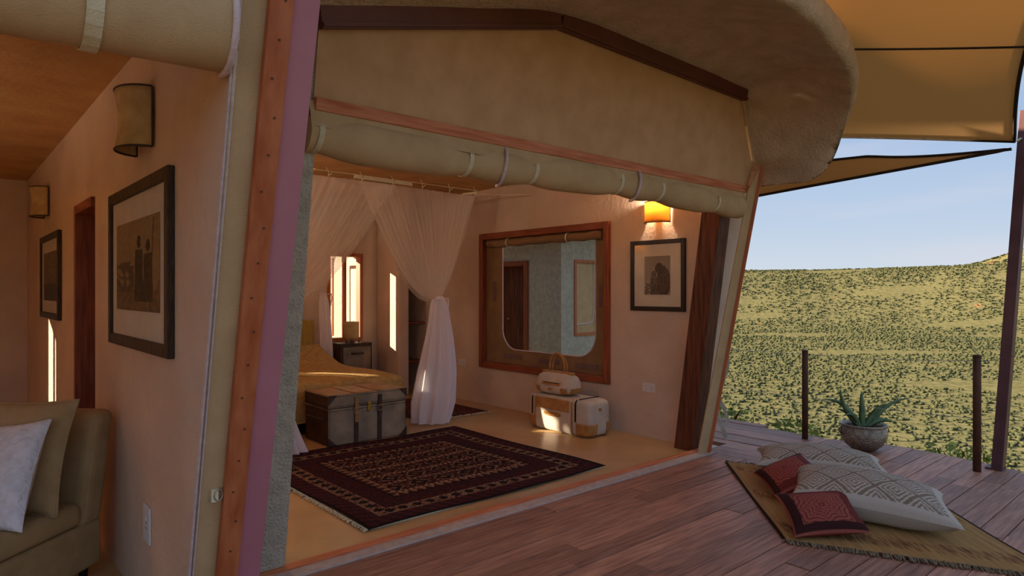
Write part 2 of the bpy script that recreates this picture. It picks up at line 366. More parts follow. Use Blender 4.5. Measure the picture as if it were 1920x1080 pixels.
# big canvas window in right wall
w = thing('window_1', (5.5, 5.75, .49), 'large red-brown framed window filled with brown canvas and a rounded opening', 'window', kind='structure')
for lo, hi, mm in (((5.46, 4.62, .49), (5.60, 4.70, 2.26), 'red_wood'), ((5.46, 6.79, .49), (5.60, 6.87, 2.26), 'red_wood'), ((5.46, 4.70, .49), (5.60, 6.79, .57), 'red_woodY'), ((5.46, 4.70, 2.18), (5.60, 6.79, 2.26), 'red_woodY')):
    box('frame_member', lo, hi, mm, w, bevel=.008)
# canvas with U opening: ring between outer rectangle and inner U
oy0, oy1, oz0, oz1 = 4.70, 6.79, .57, 2.18
iy0, iy1, iz0, iz1, rr = 4.86, 6.45, .755, 2.10, .26
inn = []
for k in range(9): a = PI+k/8*PI/2; inn.append((iy0+rr+rr*math.cos(a), iz0+rr+rr*math.sin(a)))
for k in range(9): a = 1.5*PI+k/8*PI/2; inn.append((iy1-rr+rr*math.cos(a), iz0+rr+rr*math.sin(a)))
inn = [(iy0, iz1)]+inn+[(iy1, iz1)]
out = []
for y, z in inn:
    cy, cz = (iy0+iy1)/2, (oz0+oz1)/2
    dy, dz = y-cy, z-cz; s_ = min((oy1-cy if dy > 0 else cy-oy0)/max(abs(dy), 1e-6), (oz1-cz)/max(abs(dz), 1e-6)); out.append((cy+dy*s_, cz+dz*s_))
out[0] = (oy0, oz1); out[-1] = (oy1, oz1)
ia = min(range(1, len(out)-1), key=lambda i: math.hypot(out[i][0]-oy0, out[i][1]-oz0)); out[ia] = (oy0, oz0)
ib = min(range(1, len(out)-1), key=lambda i: math.hypot(out[i][0]-oy1, out[i][1]-oz0)); out[ib] = (oy1, oz0)
b = MB(); n_ = len(inn)
b.add([(5.535, y, z) for y, z in inn]+[(5.535, y, z) for y, z in out], [(i, i+1, n_+i+1, n_+i) for i in range(n_-1)]+[(0, n_, 2*n_-1, n_-1)])
b.build('canvas_panel', 'wcanvas', w, solid=.006)
MB().tube([(5.528, y, z) for y, z in inn], .008, 6).build('zip', 'zip', w)
b = MB(); b.tube([(5.50, lerp(4.74, 6.70, i/20), 2.12+.006*math.sin(i*1.7)) for i in range(21)], [.05+.004*math.sin(i*2.3) for i in range(21)], 12)
rl = b.build('rolled_canvas', 'wcanvas', w, True)
for y in (5.25, 6.3): MB().tube([(5.50+.056*math.cos(a), y, 2.12+.056*math.sin(a)) for a in [k*PI/8 for k in range(16)]], .007, 6, True).build('strap', 'webbing', rl)
for y, z, dy, dz in ((4.78, 1.45, .03, .13), (6.62, 1.5, .03, .13), (6.25, .665, .17, .03), (5.6, .655, .17, .03), (5.0, .65, .17, .03)):
    box('velcro_patch', (5.525, y-dy, z-dz), (5.531, y+dy, z+dz), mat('velcro', '705850', '7c645a', .9), w)

# thresholds
t = thing('trim_1', (3.3, 3.4, 0), 'threshold of orange timber and pale stone strip along the bedroom front', 'threshold', kind='structure')
box('timber_strip', (1.2, 3.40, -.05), (5.42, 3.47, .022), 'orangeX', t); box('stone_strip', (1.2, 3.31, -.05), (5.42, 3.40, .012), mat('pale_stone', 'b7a59a', 'c8b8ac', .8, 20, .3), t)

# ------------------------------------------------------------ deck
edge = [(8.2, 7.2), (6.2, 7.15), (4.5, 7.05), (3.6, 6.95), (3.05, 6.78), (2.7, 6.88), (2.4, 7.0), (2.0, 6.98), (1.5, 6.88), (1.2, 6.72), (.6, 6.5), (0, 6.3), (-2.5, 5.4)]
def edgeX(y):
    for (y1, x1), (y0, x0) in zip(edge, edge[1:]):
        if y0 <= y <= y1: return lerp(x0, x1, (y-y0)/(y1-y0))
    return 6
deck = MB().prism([(-5, -2.5, -.14), (5.3, -2.5, -.14)]+[(x-.12, y, -.14) for y, x in edge[::-1]]+[(5.72, 8.2, -.14), (5.72, 3.44, -.14), (.9, 3.3, -.14), (.9, 2.8, -.14), (-5, 2.8, -.14)], (0, 0, .09)).build('deck', 'dark')
struct(deck, 'weathered red-brown timber deck around the tented rooms', 'deck')
pw = .142; y = -2.4; r_ = 0
while y < 3.305:
    y1 = min(y+pw-.006, 3.306); xr = edgeX((y+y1)/2) if y < 2.93 else 5.42
    x = -5.0 if y1 < 2.8 else (.92 if y1 < 3.31 else 1.2)
    while x < xr-.05:
        ln = random.uniform(1.5, 3.4); x1 = min(x+ln, xr)
        if xr-x1 < .5: x1 = xr
        h = random.uniform(-.003, .003)
        box('plank', (x, y, -.045), (x1-.004, y1, h), 'plank', deck); x = x1
    y += pw; r_ += 1
x = 5.43
while x < 7.1:
    yb = 2.945; 
    yt = 8.1
    # start where plank lies inside the deck edge
    ys = [yy for yy in [2.945+.05*k for k in range(104)] if edgeX(yy) > x+pw*.6]
    if ys:
        yy = max(ys[0], 2.945 if x+pw < 5.6 or True else 0); 
        while yy < yt-.05:
            y2 = min(yy+random.uniform(1.6, 3.0), yt)
            if not (x < 5.72 and y2 > 3.44): box('plank', (x, yy, -.045), (x+pw-.006, y2-.004, random.uniform(-.003, .003)), 'plankY', deck)
            else: box('plank', (x, yy, -.045), (x+pw-.006, 3.436, 0), 'plankY', deck); break
            yy = y2
    x += pw

# ------------------------------------------------------------ landscape
def hz(x, y):
    r = math.hypot(x-3, y-5); a = math.atan2(y, x)
    n = math.sin(x*.013+1.3)*math.cos(y*.011)+.5*math.sin(x*.031+y*.027)
    if r < 9: z = -1.0-.10*max(0, r-4)
    else: z = -1.5-.36*(r-9)
    z = max(z, -46+1.2*n) if r < 1000 else -46+1.2*n
    if r > 820:
        rise = min((r-820)/520, 1); rise = rise*rise*(3-2*rise)
        topz = 41+3.5*math.sin(a*5+.6)+2*math.sin(a*13)+44*math.exp(-((a-.15)/.07)**2)*(1 if r > 1500 else 0)
        z += rise*(topz+46)*(1+.04*math.sin(a*60)*(1-rise))
    return z
rad = [0, 3, 6, 9, 12, 16, 22, 30, 45, 65, 90, 110, 130, 150]+[150+25*i for i in range(1, 70)]
NA = 220; b = MB(); vs = []; fs = []
for r in rad:
    for j in range(NA):
        a = 2*PI*j/NA; x = 3+r*math.cos(a); yq = 5+r*math.sin(a); vs.append((x, yq, hz(x, yq)))
for i in range(len(rad)-1):
    for j in range(NA): fs.append((i*NA+j, (i+1)*NA+j, (i+1)*NA+(j+1) % NA, i*NA+(j+1) % NA))
b.add(vs, fs)
m, t, p = newmat('savanna_ground'); n = t.nodes; L = t.links
co = n.new('ShaderNodeTexCoord')
z1 = n.new('ShaderNodeTexNoise'); z1.inputs['Scale'].default_value = .02; z1.inputs['Detail'].default_value = 8; z1.inputs['Roughness'].default_value = .6
z2 = n.new('ShaderNodeTexNoise'); z2.inputs['Scale'].default_value = .25; z2.inputs['Detail'].default_value = 8; z2.inputs['Roughness'].default_value = .7
for q in (z1, z2): L.new(co.outputs['Object'], q.inputs['Vector'])
r1 = n.new('ShaderNodeValToRGB'); r1.color_ramp.elements[0].position = .38; r1.color_ramp.elements[0].color = C('686442'); r1.color_ramp.elements[1].position = .62; r1.color_ramp.elements[1].color = C('92885c')
L.new(z2.outputs['Fac'], r1.inputs[0])
r2 = n.new('ShaderNodeValToRGB'); r2.color_ramp.elements[0].position = .66; r2.color_ramp.elements[0].color = (0, 0, 0, 1); r2.color_ramp.elements[1].position = .72; r2.color_ramp.elements[1].color = (1, 1, 1, 1)
L.new(z1.outputs['Fac'], r2.inputs[0])
mq = n.new('ShaderNodeMix'); mq.data_type = 'RGBA'; L.new(r2.outputs[0], mq.inputs['Factor']); L.new(r1.outputs[0], mq.inputs['A']); mq.inputs['B'].default_value = C('b98458')
L.new(mq.outputs['Result'], p.inputs['Base Color']); p.inputs['Roughness'].default_value = 1; p.inputs['Specular IOR Level'].default_value = 0
M['terrain'] = m
struct(b.build('ground', 'terrain', smooth=True, origin=(0, 0, 0)), 'bush covered savanna valley rising to a long far ridge', 'ground')
M['bush'] = mat('bush_foliage', '414630', '5c5c40', 1, 1.2, 0, spec=0, rnd=.25)
t_ = (1+5**.5)/2
ICO = [V(*p).normalized() for p in ((-1,t_,0),(1,t_,0),(-1,-t_,0),(1,-t_,0),(0,-1,t_),(0,1,t_),(0,-1,-t_),(0,1,-t_),(t_,0,-1),(t_,0,1),(-t_,0,-1),(-t_,0,1))]
ICF = [(0,11,5),(0,5,1),(0,1,7),(0,7,10),(0,10,11),(1,5,9),(5,11,4),(11,10,2),(10,7,6),(7,1,8),(3,9,4),(3,4,2),(3,2,6),(3,6,8),(3,8,9),(4,9,5),(2,4,11),(6,2,10),(8,6,7),(9,8,1)]
spots = []
while len(spots) < 85000:
    r = random.uniform(150, 1800); a = random.uniform(.02, 1.62); x = r*math.cos(a); yq = r*math.sin(a)
    g = math.sin(x*.02+3)*math.sin(yq*.023)+.6*math.sin(x*.05+yq*.043)
    if g < -.9 or random.random() > .75+.25*g: continue
    s_ = random.uniform(.4, 1.25)*(.6+r/900)
    spots.append((r, x, yq, s_))
spots.sort(key=lambda q: q[0]/q[3])
near, cells, rest = [], {}, []
for q in spots:
    kx, ky = int(q[1]//14), int(q[2]//14)
    nb_ = [p for i in (-1, 0, 1) for j in (-1, 0, 1) for p in cells.get((kx+i, ky+j), ())]
    if all(math.hypot(q[1]-p[1], q[2]-p[2]) > 1.75*(q[3]+p[3]) for p in nb_):
        if len(near) < 300: near.append(q); cells.setdefault((kx, ky), []).append(q)
        else: rest.append(q)
    elif len(near) >= 300 and False: rest.append(q)
spots = near+rest
def blob(s, seed):
    q = random.Random(seed); k_ = [q.uniform(.7, 1.25) for _ in range(12)]
    return [V(p.x*s*k_[i], p.y*s*k_[i], (p.z*.55+.35)*s*k_[i]) for i, p in enumerate(ICO)]
protos = []
for i in range(5):
    me = bpy.data.meshes.new('bush'); me.from_pydata(blob(1, i), [], ICF); me.materials.append(M['bush']); me.polygons.foreach_set('use_smooth', [True]*20); protos.append(me)
for r, x, yq, s_ in spots[:300]:
    o = bpy.data.objects.new('bush', random.choice(protos)); o.location = (x, yq, hz(x, yq)); o.scale = (s_, s_, s_*random.uniform(.8, 1.2)); o.rotation_euler.z = random.uniform(0, 6); COL.objects.link(o)
    tag(o, 'low rounded green bush on the savanna plain below the deck', 'bush', 'bushes on the plain')
b = MB(); vs = []; fs = []
for i, (r, x, yq, s_) in enumerate(spots[300:]):
    o_ = len(vs); zz = hz(x, yq); vs += [(p.x+x, p.y+yq, p.z+zz) for p in blob(s_, i % 97)]; fs += [(f[0]+o_, f[1]+o_, f[2]+o_) for f in ICF]
me = bpy.data.meshes.new('distant_bushes'); me.from_pydata(vs, [], fs); me.materials.append(M['bush']); me.polygons.foreach_set('use_smooth', [True]*len(fs))
o = bpy.data.objects.new('distant_bushes', me); COL.objects.link(o); tag(o, 'countless dark green bushes dotted over the far valley and ridge', 'bushes', kind='stuff')

# leafy shrubs just beyond the deck edge
M['leaf'] = mat('shrub_leaf', '6d7f35', '98a04c', .8, 3, 0, rnd=.1)
def shrub(x, yq, zt, rad_, label, seed):
    q = random.Random(seed); z0 = hz(x, yq); root = thing('shrub', (x, yq, z0), label, 'shrub', 'shrubs below the deck edge')
    st = MB()
    for k_ in range(6):
        a = q.uniform(0, 6.3); st.tube([(x, yq, z0), (x+.4*rad_*math.cos(a), yq+.4*rad_*math.sin(a), lerp(z0, zt, .6)), (x+.7*rad_*math.cos(a), yq+.7*rad_*math.sin(a), zt-.25)], [.025, .015, .005], 5)
    st.build('stems', 'post_wood', root)
    lf = MB()
    for k_ in range(900):
        a = q.uniform(0, 6.3); rr_ = rad_*q.random()**.5; h = q.uniform(0, 1); c = V(x+rr_*math.cos(a), yq+rr_*math.sin(a), zt-.05-(zt-z0)*.75*h-.35*(rr_/rad_)**2)
        d1 = V(q.gauss(0, 1), q.gauss(0, 1), q.gauss(0, .6)).normalized(); d2 = d1.orthogonal().normalized()
        lf.add([c-d1*.05, c+d2*.022, c+d1*.05, c-d2*.022], [(0, 1, 2, 3)])
    o = lf.build('foliage', 'leaf', root); o['kind'] = 'stuff'
    return root
shrub(7.5, 4.6, .26, .5, 'leafy green shrub rising behind the hanging canvas tie', 1)
shrub(7.4, 3.5, .1, .42, 'low leafy shrub just past the deck beside the first rail post', 2)
shrub(7.6, 1.95, .06, .55, 'bushy shrub below the deck between the potted aloe and second post', 3)

# ============================================================ TENT FRONT OF THE BEDROOM
g = thing('tent_front', (3.4, 3.1, 2.38), 'olive canvas gable panel with brown fascia above the bedroom opening', 'tent front')
gp = [V(1.30, 0, 2.40), V(1.30, 0, 2.74), V(2.94, 0, 3.155), V(5.17, 0, 3.14), V(5.53, 0, 2.646), V(5.48, 0, 2.40)]
b = MB()
def gab(u, v):
    x = lerp(1.385, 5.52, u)
    zt = lerp(2.74, 3.155, (x-1.3)/1.64) if x < 2.94 else (lerp(3.155, 3.14, (x-2.94)/2.23) if x < 5.17 else lerp(3.14, 2.646, (x-5.17)/.35))
    z = lerp(2.40, zt, v); return V(x, fB(z)-.014+.01*math.sin(u*7)*math.sin(PI*v), z)
b.grid(60, 10, gab); b.build('gable_canvas', 'canvas', g, True)
def strip_on(b, p, q, wdt, out=.0, thick=.03):
    a = V(p[0], fB(p[1])-out, p[1]); c = V(q[0], fB(q[1])-out, q[1]); d = (c-a); up = V(0, -.17, 1).normalized(); up = (up-d.normalized()*up.dot(d.normalized())).normalized(); nrm = d.normalized().cross(up)
    if nrm.y > 0: nrm = -nrm
    b.prism([a, c, c+up*wdt, a+up*wdt], nrm*thick); return b
for p, q in (((1.385, 2.757), (2.94, 3.145)), ((2.94, 3.145), (5.19, 3.13))):
    f_ = strip_on(MB(), p, q, .11, .016, .05).build('fascia_board', 'fascia', g)
    strip_on(MB(), p, q, .018, .066, .014).build('fascia_lip', 'fascia', f_)
strip_on(MB(), (5.18, 3.14), (5.53, 2.646), .03, .0, .03).build('edge_trim', 'canvas2', g)
strip_on(MB(), (1.385, 2.385), (5.49, 2.385), .062, .016, .03).build('batten', 'orangeX', g, bevel=.004)

# rolled canvas under the batten
r0 = thing('rolled_canvas_flap', (3.4, 3.08, 2.15), 'long rolled khaki canvas flap tied under the orange batten of the bedroom', 'canvas roll')
straps = [1.47, 2.30, 2.76, 3.62, 4.28, 5.02]; straps = [onY(600, 250, 3.03).x, onY(880, 290, 3.03).x, onY(1003, 320, 3.03).x, onY(1163, 345, 3.03).x, onY(1240, 360, 3.03).x, onY(1345, 375, 3.03).x]
def rollr(x): 
    m_ = min(abs(x-s_) for s_ in straps); return .084+.030*min(1, m_/.22)**.7
def rollz(x): return 2.26-.015*math.sin((x-1.3)*1.9)
def roll(u, v):
    x = lerp(1.36, 5.42, u); a = 2*PI*v; rr_ = rollr(x)*(1+.03*math.sin(3*a+x*4)+.02*math.sin(x*23+a*3)*math.exp(-min(abs(x-q_) for q_ in straps)*6))
    return V(x, 3.08+rr_*.85*math.cos(a), rollz(x)+rr_*math.sin(a)+.02)
b = MB(); b.grid(130, 24, roll)
b.add([roll(0, j/24) for j in range(24)]+[roll(1, j/24) for j in range(24)], [tuple(range(24)), tuple(range(24, 48))[::-1]])
b.build('canvas_roll', 'canvas2', r0, True)
MB().grid(60, 4, lambda u, v: V(lerp(1.36, 5.42, u), lerp(3.028, 3.0, v), lerp(2.43, 2.30, v))).build('hanging_canvas', 'canvas2', r0, True)
for x in straps:
    rr_ = rollr(x)+.006
    pth = [V(x+.01*math.sin(a), 3.08+rr_*.87*math.cos(a), rollz(x)+.02+rr_*math.sin(a)) for a in [2*PI*k/20 for k in range(20)]]
    s_ = MB()
    for off in (-.009, 0, .009): s_.tube([p+V(off, 0, 0) for p in pth], .006, 6, True)
    s_.build('tie_strap', 'webbing', r0, True)
for px in (950, 1200):
    x = onY(px, 310, 3.0).x; rr_ = rollr(x)+.008
    MB().tube([V(x+.03*math.sin(a*1.3), 3.08+rr_*.87*math.cos(a), rollz(x)+.02+rr_*math.sin(a)) for a in [PI*.55+PI*1.0*k/16 for k in range(17)]], .011, 6).build('zip', 'zip', r0, True)

# right hand post and canvas edge
p_ = thing('corner_post', (5.3, 3.5, 0), 'dark leaning timber post with khaki canvas edge at the bedroom corner', 'post')
b = MB(); b.prism([(5.31, 3.48, 0), (5.485, 3.48, 0), (5.485, 3.68, 0), (5.31, 3.68, 0)], (.0, -.135*2.38, 2.38)); b.build('timber_post', 'post_wood', p_, bevel=.006)
b = MB(); b.add([(5.26, 3.39, 0), (5.36, 3.35, 0), (5.53, 3.35-.165*2.62, 2.62), (5.42, 3.39-.172*2.4, 2.4)], [(0, 1, 2, 3)]); b.build('canvas_edge', 'canvas2', p_, solid=.012)
b = MB(); b.bar((5.365, 3.335, .0), (5.535, 3.335-.165*2.62, 2.62), .02, .03); b.build('edge_trim', 'orange', p_)
tk = thing('hanging_tie', (5.66, 3.5, .1), 'loose grey-green canvas tie hanging outside the corner post', 'strap')
b = MB()
for dx, dy, ph in ((0, 0, 0), (.03, .02, 1.2)):
    pts = [V(5.70+dx+.05*math.sin(t2*2.6+ph), 3.42+dy-.03*math.sin(t2*3), lerp(1.02, .06 if ph == 0 else .22, t2/2.6)) for t2 in [k*.2 for k in range(14)]]
    for i in range(len(pts)-1): b.add([pts[i], pts[i]+V(.035, -.02, 0), pts[i+1]+V(.035, -.02, 0), pts[i+1]], [(0, 1, 2, 3)])
b.build('tie', 'sage', tk, solid=.004)

# ============================================================ LOUNGE FRONT FRAME
lf = thing('lounge_tent_frame', (.87, 2.8, 0), 'leaning lounge opening frame of canvas, orange batten and mauve post', 'tent frame')
def leanbox(b, x0, x1, d0, d1, z0, z1): return b.prism([(x0, fL(z0)+d0, z0), (x1, fL(z0)+d0, z0), (x1, fL(z0)+d1, z0), (x0, fL(z0)+d1, z0)], (0, fL(z1)-fL(z0), z1-z0))
leanbox(MB(), .746, .84, -.012, 0, 0, 3.0).build('canvas_edge', 'canvas2', lf)
bt = leanbox(MB(), .833, .915, -.045, -.012, 0, 3.0).build('batten', 'orange', lf, bevel=.004)
leanbox(MB(), .915, 1.012, -.03, .06, 0, 3.0).build('post', 'mauve', lf, bevel=.004)
for k in range(22):
    z = .1+k*.125; c = V(.874+.012*math.sin(k*2.1), fL(z)-.047, z)
    MB().tube([c, c+V(0, -.002, 0)], .004, 8).build('screw', 'iron', bt)
leanbox(MB(), .734, .752, -.022, -.006, 0, 3.0).build('zip_tape', 'zip', lf)
leanbox(MB(), .7405, .7445, -.028, -.020, 0, 3.0).build('zip_teeth', 'steel', lf)
zc = onX(436, 70, .743); sz = MB(); sz.box((zc.x-.008, zc.y-.045, zc.z-.02), (zc.x+.008, zc.y-.03, zc.z+.015)); sz.tube([(zc.x, zc.y-.04, zc.z-.018), (zc.x, zc.y-.045, zc.z-.05), (zc.x+.004, zc.y-.045, zc.z-.05)], .005, 6); sz.build('zip_slider', 'steel', lf)
dc = V(.815, fL(.72)-.03, .72)
MB().tube([dc+V(.016*math.cos(a), 0, .022*math.sin(a)) for a in [2*PI*k/14 for k in range(14)]], .003, 6, True).build('d_ring', 'steel', lf, True)
box('ring_tab', (.79, dc.y+.0, .695), (.815, dc.y+.018, .745), 'webbing', lf)
# rolled flap
r1 = thing('rolled_canvas_flap', (-1.6, 2.2, 2.2), 'thick rolled khaki mesh canvas hanging over the lounge opening', 'canvas roll')
def roll2(u, v):
    x = lerp(-4.1, .725, u); a = 2*PI*v; rr_ = .155*(1+.02*math.sin(3*a+x*3)); return V(x, 2.27+rr_*.8*math.cos(a), 2.36+rr_*math.sin(a)+.03*math.sin(x*1.1))
b = MB(); b.grid(80, 28, roll2); b.add([roll2(1, j/28) for j in range(28)], [tuple(range(28))]); b.build('canvas_roll', 'canvas2', r1, True)
for x in (.34,):
    s_ = MB(); pth = [V(x, 2.27+.162*.8*math.cos(a), 2.36+.03*math.sin(x*1.1)+.162*math.sin(a)) for a in [2*PI*k/24 for k in range(24)]]
    for i in range(24): p, q = pth[i], pth[(i+1) % 24]; s_.add([p-V(.022, 0, 0), p+V(.022, 0, 0), q+V(.022, 0, 0), q-V(.022, 0, 0)], [(0, 1, 2, 3)])
    s_.build('tie_strap', 'webbing', r1, solid=.004)
MB().tube([V(.722, 2.27+.158*.8*math.cos(a), 2.38+.158*math.sin(a)) for a in [PI*.6+1.0*PI*k/18 for k in range(19)]], .012, 6).build('zip_edge', 'zip', r1, True)

# ============================================================ SHADE SAILS AND DECK EDGE
def sail(name, c0, c1, c2, c3, sag, label, seam=None, cu=.05):
    root = thing(name, c0, label, 'shade sail', 'shade sails over the deck')
    def f(u, v):
        # pull edges inward (catenary cut)
        u2 = .5+(u-.5)*(1-cu*math.sin(PI*v)); v2 = .5+(v-.5)*(1-.13*math.sin(PI*u))
        p = lerp(lerp(c0, c1, u2), lerp(c3, c2, u2), v2); p = p.copy(); p.z -= sag*math.sin(PI*u)*math.sin(PI*v); return p
    MB().grid(40, 40, f).build('sail_cloth', 'sail', root, True, solid=.003)
    N = 40; loop = [f(i/N, 0) for i in range(N)]+[f(1, i/N) for i in range(N)]+[f(1-i/N, 1) for i in range(N)]+[f(0, 1-i/N) for i in range(N)]
    MB().tube(loop, .014, 6, True).build('edge_webbing', 'webdark', root)
    if seam is not None: MB().tube([f(seam+.03*math.sin(PI*i/N), i/N)-V(0, 0, .008) for i in range(N+1)], .008, 6).build('seam', 'webdark', root)
    return root, f
P1 = onZ(1908, 266, 2.78)
P1 = V(6.93, 1.36, 2.78)
sail('shade_sail', P1, V(4.3, .1, 3.9), V(1.0, 2.9, 4.6), V(7.2, 5.0, 3.44), .12, 'large tan shade sail with dark seam stretched above the roof overhang', .385)
sail('shade_sail', P1+V(.0, .02, -.06), lerp(P1, V(6.6, 5.2, 2.9), .3), V(6.6, 5.2, 2.9), V(6.3, 5.0, 2.35), .03, 'narrow tan shade sail tapering to the leaning steel pole')
po = thing('steel_pole', (6.75, 1.44, 0), 'leaning purple-brown steel pole holding the shade sails', 'pole')
b = MB(); b.bar((6.72, 1.45, -.3), (7.06, 1.30, 3.05), .11, .08, (0, 1, 0)); b.build('shaft', 'pole', po, bevel=.004)
b = MB(); b.box((6.66, 1.39, -.02), (6.80, 1.51, .015)); b.build('base_plate', 'pole', po)
b = MB()
for k in range(5): b.tube([lerp(P1, V(7.03, 1.31, 2.80), k/5+.03), lerp(P1, V(7.03, 1.31, 2.80), (k+1)/5)+V(0, .02*(-1)**k, .02)], .008, 6)
b.build('lashing_rope', 'webbing', po)
def rail_post(x, yq, h, label):
    t2 = thing('rail_post', (x, yq, 0), label, 'post', 'rail posts at the deck edge')
    MB().lathe([(.030, -.25), (.030, h), (.024, h+.006)], (x, yq, 0), 14).build('tube', 'iron', t2, True)
    MB().lathe([(.031, h-.01), (.031, h+.004), (.02, h+.012)], (x, yq, 0), 14).build('cap', 'iron', t2, True)
rail_post(6.65, 3.03, .89, 'round rusty steel rail post between the corner post and potted aloe')
rail_post(6.51, 1.53, .96, 'round rusty steel rail post beside the leaning pole')
for z0, z1, z2, lb in ((.86, .92, .95, 'upper thin steel cable strung between the rail posts'), (.42, .44, .45, 'lower thin steel cable strung between the rail posts')):
    def sg(a, c): return [lerp(a, c, k/8)-V(0, 0, .02*math.sin(PI*k/8)) for k in range(9)]
    o = MB().tube(sg(V(6.9, 5.6, z0), V(6.65, 3.03, z0))+sg(V(6.65, 3.03, z0), V(6.51, 1.53, z1))[1:]+sg(V(6.51, 1.53, z1), V(6.83, 1.40, z2))[1:]+sg(V(6.83, 1.40, z2), V(6.3, -1, z2))[1:], .0025, 5).build('rail_cable', 'steel')
    tag(o, lb, 'cable')
# potted aloe
pc = V(6.60, 2.45, 0); pt = thing('potted_aloe', pc, 'spiky aloe in a hammered silver bowl at the deck edge', 'potted plant')
MB().lathe([(.06, .0), (.11, .012), (.165, .06), (.196, .12), (.204, .17), (.192, .215), (.185, .225), (.20, .232), (.205, .245), (.196, .25), (.182, .24), (.176, .215)], pc, 36).build('bowl', 'hammered', pt, True)
MB().lathe([(.02, .205), (.178, .215), (.17, .222), (.01, .225)], pc, 24).build('soil', 'soil', pt)
for s_ in (-1, 1):
    d_ = V(.75, -.661, 0)*s_; c = pc+d_*.205+V(0, 0, .185)
    MB().tube([c+d_*.022*math.sin(a)**2+V(0, 0, .035*math.cos(a))+V(.661, .75, 0)*.02*math.sin(a) for a in [2*PI*k/14 for k in range(14)]], .005, 6, True).build('ring_handle', 'iron', pt, True)
R_ = V(.75, -.661, 0); F_ = V(.661, .75, 0)
for lx, lz, f_, wd, bend in ((-.38, .24, .05, .036, -.05), (-.24, .36, -.04, .045, .06), (-.01, .32, .02, .05, 0), (.17, .22, -.08, .045, .0), (.47, .25, .05, .035, .03), (.26, .04, -.06, .04, .0), (-.26, .10, -.1, .04, -.03), (-.21, .14, .1, .035, 0), (.08, .2, .16, .04, 0)):
    base = pc+V(0, 0, .215)+R_*lx*.12; tip = pc+R_*lx+F_*f_+V(0, 0, .23+lz); lm = MB(); N = 10; vs = []
    ax = (tip-base).normalized(); sd_ = ax.cross(F_).normalized()
    for i in range(N+1):
        t2 = i/N; c = lerp(base, tip, t2)+sd_*(bend*math.sin(PI*t2))+V(0, 0, .04*math.sin(PI*t2)); w_ = 1.35*wd*(1-t2)**.65+.0015
        vs += [c+sd_*w_*.6+F_*w_*.2, c-F_*w_*.35, c-sd_*w_*.6+F_*w_*.2, c+F_*w_*.1]
    lm.add(vs, [(i*4+j, i*4+(j+1) % 4, i*4+4+(j+1) % 4, i*4+4+j) for i in range(N) for j in range(4)]); lm.build('leaf', 'aloe', pt, True)

# ============================================================ TEXTILES ON THE DECK
def mixc(a, b_, t): return tuple(lerp(a[i], b_[i], t) for i in range(3))+(1,)
hsh = lambda i, j: (math.sin(i*127.1+j*311.7)*43758.5453) % 1
A_, B_, C_, D_ = V(5.18, 3.06, 0), V(3.82, 1.87, 0), V(4.395, .64, 0), V(5.68, 1.83, 0)
K1, K2, K3 = C('b08650'), C('6c3a2e'), C('c89c62')
def kil(u, v):
    n_ = hsh(int(u*7), int(v*160)); st = max(0, math.sin(u*16)) * (.4+.6*hsh(3, int(v*200)))
    c = mixc(K1, K3, n_); edge_ = min(v, 1-v)
    if .08 < u < .92 and st > .55 and edge_ > .03 and hsh(int(u*40), int(v*170)) > .35: c = mixc(c, K2, .75)
    if edge_ < .012: c = C('2c1c16')
    return c
ki = thing('kilim', (4.77, 1.85, 0), 'ochre flatwoven kilim with dark streaks and fringe on the deck', 'kilim')
b = MB(); b.grid(60, 200, lambda u, v: lerp(lerp(A_, B_, u), lerp(D_, C_, u), v)+V(0, 0, .009+.004*math.sin(u*9+v*5)), kil)
b.build('weave', 'col', ki, True, solid=.006)
def fringe(p, q, n_, out, seed, m_='webbing'):
    rg = random.Random(seed); b = MB()
    for i in range(n_):
        s_ = lerp(p, q, (i+.5)/n_)+V(0, 0, .01); o_ = out*rg.uniform(.6, 1.2)+ (q-p).normalized()*rg.uniform(-.02, .02)
        b.tube([s_, s_+o_*.5+V(0, 0, rg.uniform(.0, .012)), s_+o_+V(0, 0, -.004)], .004, 4)
    return b
o = fringe(B_, C_, 260, (B_-A_).normalized()*.05, 4).build('fringe', mat('grey_fringe', '6d5c48', '8a7860', .95, 30), ki); o['kind'] = 'stuff'
o = fringe(A_, D_, 160, (A_-B_).normalized()*.04, 5).build('fringe', mat('grey_fringe_back', '6d5c48', '8a7860', .95, 30), ki); o['kind'] = 'stuff'

def pillow(name, c, a, bb, T, colf, m_, label, group, n=56, piping=None, cat='cushion'):
    c, a, bb = Vector(c), Vector(a), Vector(bb); nn = a.cross(bb).normalized()
    if nn.z < 0: nn = -nn
    root = thing(name, c-V(0, 0, T*.5), label, cat, group)
    def surf(s):
        def f(u, v):
            x, y = 2*u-1, 2*v-1
            th = max(0, (1-x*x)*(1-y*y))**.42*T*.5; wr = 1+.03*math.sin(9*x+4*y)*math.sin(7*y)
            return c+a*x*(1-.09*(1-y*y))+bb*y*(1-.09*(1-x*x))+nn*s*th*wr
        return f
    b = MB(); b.grid(n, n, surf(1), colf); b.build('cover', m_, root, True)
    b = MB(); b.grid(20, 20, surf(-1), (lambda u, v: colf(.02, .02)) if colf else None); b.build('underside', m_, root, True)
    if piping:
        f = surf(1); b = MB(); L_ = [f(i/24, 0) for i in range(24)]+[f(1, i/24) for i in range(24)]+[f(1-i/24, 1) for i in range(24)]+[f(0, 1-i/24) for i in range(24)]
        b.tube(L_, .006, 6, True); b.build('piping', piping, root, True)
    return root
W1, W2 = C('d8ccbc'), C('96826e')
def diam(u, v):
    x, y = u*2.0, v*1.25; k_ = 1.9
    gx, gy = (x*k_) % 1-.5, (y*k_) % 1-.5; d_ = abs(gx)+abs(gy)
    if min(v, 1-v) < .05 or u > .93: return W1
    if d_ > .5: d_ = 1-d_
    return W2 if (d_*8) % 1 > .5 else W1
